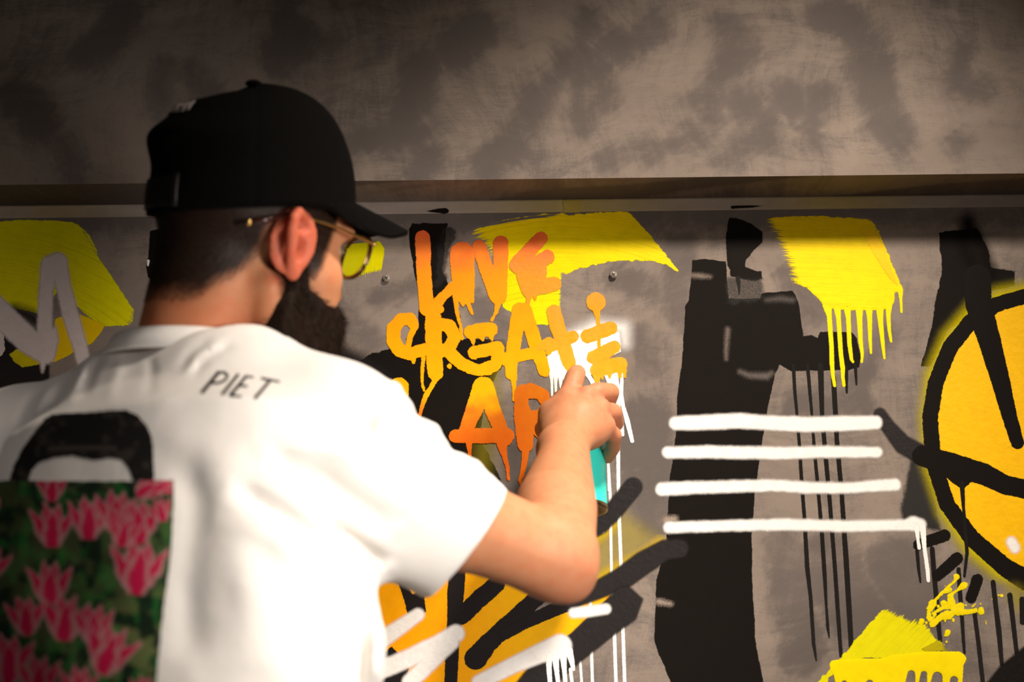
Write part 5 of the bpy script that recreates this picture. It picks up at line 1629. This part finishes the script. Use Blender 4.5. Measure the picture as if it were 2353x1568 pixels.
gl_root = None
for s in (-1, 1):
    V, F = tube([lp(s, u, v) for u, v in lens_out], 0.0021, 8, True)
    if gl_root is None:
        gl_root = part('eyeglasses', V, F, tort, label='eyeglasses with tortoise rims and thin gold temples')
    else:
        part('lens_rim', V, F, tort, gl_root)
    V, F = tube([lp(s, u * 1.0, v * 1.0, -0.0022) for u, v in lens_out], 0.0011, 6, True)
    part('rim_wire', V, F, gold, gl_root, label='gold inner wire')
    # minus lens: front base curve, deeper back curve
    V = []; F = []
    NR = 7
    for b in (0, 1):
        V.append(lp(s, 0, 0, 0.003 if b == 0 else 0.002))
        for q_ in range(1, NR + 1):
            rr = q_ / NR
            for u, v in lens_out: V.append(lp(s, u * rr, v * rr, 0.003 * (1 - rr * rr) if b == 0 else 0.002 - 0.0051 * rr * rr))
    nn = 1 + 40 * NR
    for b in (0, nn):
        for k in range(40):
            k2 = (k + 1) % 40
            fs_l = [(b, b + 1 + k, b + 1 + k2)] + [(b + 1 + 40 * q_ + k, b + 41 + 40 * q_ + k, b + 41 + 40 * q_ + k2, b + 1 + 40 * q_ + k2) for q_ in range(NR - 1)]
            for f_l in fs_l: F.append(f_l if b == 0 else f_l[::-1])
    for k in range(40):
        k2 = (k + 1) % 40
        F.append((nn - 40 + k, 2 * nn - 40 + k, 2 * nn - 40 + k2, nn - 40 + k2))
    if s > 0: F = [f_l[::-1] for f_l in F]
    part('lens', np.array(V), F, gl.m, gl_root, label='clear lens')
    hinge = lp(s, 0.0262, 0.012)
    tpl = [hinge, H(gx - 0.018, 0.0695 * s, 0.017), H(0.055, 0.0765 * s, 0.018), H(0.022, 0.0790 * s, 0.017), H(0.010, 0.0785 * s, 0.017)]
    V, F = tube(tpl, [0.0022, 0.0018, 0.0014, 0.0014, 0.0014])
    part('temple', V, F, gold, gl_root, label='thin gold temple')
    tip = [H(0.012, 0.0785 * s, 0.017), H(-0.006, 0.0800 * s, 0.014), H(-0.026, 0.0790 * s, 0.003), H(-0.042, 0.0760 * s, -0.004)]
    V, F = tube(tip, [0.0016, 0.0022, 0.0026, 0.0024])
    tipo = part('temple_tip', V, F, tort, gl_root)
    V, F = uv_sphere(H(-0.0440, 0.0757 * s, -0.005), 0.0034, HB, 12, 8)
    part('tip_bead', V, F, gold, gl_root, label='gold temple end')
    V, F = uv_sphere(lp(s, 0.0268, 0.0125, 0.001), 0.0028, HB, 10, 6)
    part('hinge', V, F, gold, gl_root)
V, F = tube([lp(-1, -0.024, 0.004), H(gx + 0.004, 0, 0.004), lp(1, -0.024, 0.004)], 0.0017)
part('bridge', V, F, gold, gl_root)

# ------------------------------------------------------------------ beard and hair
hairm = NT('dark_hair')
hairm.set(Base_Color=(0.013, 0.007, 0.0045), Roughness=0.7, Specular_IOR_Level=0.08)
headp = [p_ for i_, p_ in enumerate(body) if not n_ear0 <= i_ < n_ear1 and np.linalg.norm((p_.f.lo + p_.f.hi) / 2 - H(0.02, 0, -0.02)) < 0.115 and p_.mode == 'u' and (p_.f.hi - p_.f.lo).max() < 0.26]
BPOLY = [(14, 12), (34, 12), (35, -22), (44, -44), (72, -56), (96, -49), (125, -49), (125, -160), (60, -150), (10, -118), (2, -96), (4, -70), (14, -42), (17, -20)]


def beard_f(p):
    D = None
    for p_ in headp:
        d_ = p_.f(p)
        D = d_ if D is None else smin(D, d_, p_.k)
    q_ = (p - HO) @ HB.T
    m_ = sstep(-5, 9, poly_d(q_[..., 0] * 1000, q_[..., 2] * 1000, BPOLY))
    lips = np.exp(-((q_[..., 0] - 0.100) / 0.014) ** 2 - (q_[..., 1] / 0.022) ** 2 - ((q_[..., 2] + 0.075) / 0.010) ** 2)
    T = np.interp(-q_[..., 2], [0.0, 0.05, 0.085, 0.115], [0.0040, 0.0075, 0.014, 0.019]) * np.where(q_[..., 2] > -0.066, np.where(q_[..., 0] > 0.085, 0.8, 1), 1)
    nn_ = fbm(q_[..., 0] * 190 + q_[..., 2] * 40, q_[..., 1] * 190 + q_[..., 2] * 60, 3, 3) - 0.5
    return D + 0.004 - (T + 0.004) * m_ * (1 - lips) - nn_ * 0.008 * m_


beard_f.lo = np.min([H(a_2, b_2, c_2) for a_2 in (-0.01, 0.125) for b_2 in (-0.1, 0.1) for c_2 in (-0.15, 0.02)], 0)
beard_f.hi = np.max([H(a_2, b_2, c_2) for a_2 in (-0.01, 0.125) for b_2 in (-0.1, 0.1) for c_2 in (-0.15, 0.02)], 0)
bd = [Prim(beard_f, 0.0)]
Vd, Fd = mesh_sdf(bd, 0.0022)
qd = (Vd - HO) @ HB.T
okv = poly_d(qd[:, 0] * 1000, qd[:, 2] * 1000, BPOLY) > -3
Fd = Fd[okv[Fd].all(1)]
us_, iv_ = np.unique(Fd, return_inverse=True)
Vd = Vd[us_]; Fd = iv_.reshape(Fd.shape)
Vd, Fd = biggest(Vd, Fd)
Nd = normals_of(Vd, Fd)


def strands(V, N, n, length, droop, width, seed, spread=0.35):
    r = np.random.default_rng(seed)
    k = r.choice(len(V), n)
    p = V[k]; d = N[k] + droop + r.normal(0, spread, (n, 3))
    d /= np.linalg.norm(d, axis=1, keepdims=True)
    L = length * r.uniform(0.5, 1.3, n)[:, None]
    side = np.cross(d, r.normal(0, 1, (n, 3))); side /= np.linalg.norm(side, axis=1, keepdims=True)
    mid = p + d * L * 0.55
    d2 = d + droop * 0.6 + r.normal(0, 0.2, (n, 3)); d2 /= np.linalg.norm(d2, axis=1, keepdims=True)
    tip = mid + d2 * L * 0.5
    VV = np.stack([p - side * width, p + side * width, mid + side * width * .7, mid - side * width * .7, tip], 1).reshape(-1, 3)
    b = np.arange(n) * 5
    FF = [tuple(x) for x in np.stack([b, b + 1, b + 2, b + 3], 1)] + [tuple(x) for x in np.stack([b + 3, b + 2, b + 4], 1)]
    return VV, FF


ds_, fs_ = strands(Vd, Nd, 7000, 0.009, (-hu * 0.9 + hf * 0.25), 0.00022, 5)
allV = np.concatenate([Vd, ds_]); allF = [tuple(int(i) for i in f) for f in Fd] + [tuple(int(i) + len(Vd) for i in f) for f in fs_]
part('beard', allV, allF, hairm.m, label='full dark beard')
sel = (fade > 0.30) & (hz < 0.10)
hv, hn = Vb[sel], NBv[sel]
hs, hfc = strands(hv, hn, 40000, 0.0024, -hu * 1.8 - hf * 0.5, 0.00017, 9, 0.2)
part('hair', hs, [tuple(int(i) for i in f) for f in hfc], hairm.m, label='short cropped dark hair')['kind'] = 'stuff'
ebs = []
for s in (1, -1):
    pts = [H(0.101, 0.012 * s, 0.022), H(0.098, 0.030 * s, 0.030), H(0.084, 0.050 * s, 0.024)]
    V, F = tube(pts, [0.003, 0.0035, 0.002], 6)
    part('eyebrow', V, F, hairm.m)

# ------------------------------------------------------------------ trousers and shoes (below the picture)
den = simple_mat('dark_denim', (0.018, 0.020, 0.026), 0.9, bump_scale=700, var=0.5)
leg = []
LT = lambda f, k=0.03: leg.append(Prim(f, k))
LT(loft([(hipc + [0, 0, 0.10], 0.165, 0.108), (hipc + [0, 0, 0.0], 0.178, 0.118), (hipc + [0, 0, -0.12], 0.17, 0.115)], LAT))
feet = []
for s in (1, -1):
    hp = hipc + LAT * 0.09 * s + np.array([0, 0, -0.06]); kne = hipc + LAT * 0.115 * s + SAG * 0.03 + np.array([0, 0, -0.46]); an = hipc + LAT * 0.13 * s - SAG * 0.02; an[2] = 0.10
    LT(chain([hp, kne, an], [0.096, 0.068, 0.060]), 0.03)
    feet.append(an)
Vt, Ft = mesh_sdf(leg, 0.009, n=10)
Vt = relax(Vt, Ft, 2)
part('trousers', Vt, Ft, den)
shoe_m = simple_mat('black_sneaker', (0.02, 0.02, 0.02), 0.6)
sole_m = simple_mat('white_sole', (0.6, 0.58, 0.55), 0.7)
for an in feet:
    b = np.array([an[0], an[1], 0.0])
    toe = b + SAG * 0.17
    sh_ = [Prim(chain([b + up_ * 0.045 - SAG * 0.02, b + up_ * 0.05 + SAG * 0.05, toe + up_ * 0.034], [0.042, 0.044, 0.034]), 0.02), Prim(cone(b + up_ * 0.05, b + up_ * 0.105, 0.044, 0.044), 0.02),
           Prim(lambda p: 0.022 - p[..., 2], 0.004, 'i')]
    V, F = mesh_sdf(sh_, 0.006, n=10)
    so = part('shoe', V, F, shoe_m)
    s2 = [Prim(chain([b + up_ * 0.03 - SAG * 0.022, b + up_ * 0.03 + SAG * 0.06, toe + up_ * 0.03], [0.045, 0.046, 0.038]), 0.02), Prim(lambda p: p[..., 2] - 0.024, 0.002, 'i'), Prim(lambda p: 0.0005 - p[..., 2], 0.002, 'i')]
    V, F = mesh_sdf(s2, 0.006, n=10)
    part('sole', V, F, sole_m, so, label='pale rubber sole')

# ------------------------------------------------------------------ spray can held in the right hand
def lathe(prof, c, axis, n=48):
    ax1 = np.cross(axis, FWD); ax1 /= np.linalg.norm(ax1); ax2 = np.cross(axis, ax1)
    V = []; F = []
    for r, z in prof:
        for k in range(n):
            a = 2 * math.pi * k / n
            V.append(c + axis * z + r * (ax1 * math.cos(a) + ax2 * math.sin(a)))
    m = len(prof)
    for j in range(m - 1):
        for k in range(n):
            F.append((j * n + k, j * n + (k + 1) % n, (j + 1) * n + (k + 1) % n, (j + 1) * n + k))
    return np.array(V), F


can = empty('spray_can', CB)
tag(can, 'turquoise spray can with a bare metal base held in the raised hand', 'spray can')
CL = np.linalg.norm(CT - CB)


def cpart(name, prof, mat, label=None, parent=None, smooth=True):
    V, F = lathe(prof, np.zeros(3), cax)
    o = mesh_np(name, V, F, mat, parent or can, smooth)
    if label: o['label'] = label
    return o


teal = simple_mat('turquoise_print', (0.045, 0.78, 0.66), 0.35)
tin = simple_mat('tinplate', (0.42, 0.30, 0.16), 0.32, 1.0, bump_scale=300)
blk = simple_mat('black_plastic', (0.012, 0.012, 0.012), 0.4)
cpart('can_body', [(CR, 0.004), (CR, CL - 0.012), (CR * 0.985, CL - 0.008)], teal, 'turquoise printed can body')
cpart('base_ring', [(0.0, 0.010), (CR * 0.5, 0.009), (CR * 0.80, 0.005), (CR * 0.93, 0.0), (CR * 1.01, -0.0015), (CR * 1.025, 0.001), (CR * 1.015, 0.0042), (CR, 0.0045)], tin, 'hollow tinplate base with a rolled rim')
cpart('can_shoulder', [(CR * 0.985, CL - 0.008), (CR * 1.01, CL - 0.006), (CR * 1.01, CL - 0.003), (CR * 0.9, CL + 0.002), (CR * 0.6, CL + 0.007), (CR * 0.42, CL + 0.008), (CR * 0.40, CL + 0.010), (0, CL + 0.010)], blk, 'black collar of the can')
cpart('spray_nozzle', [(0.0085, CL + 0.009), (0.0085, CL + 0.0125), (0.0078, CL + 0.0135), (0.0, CL + 0.0135)], simple_mat('nozzle_plastic', (0.75, 0.45, 0.08), 0.4), 'paint-stained nozzle')
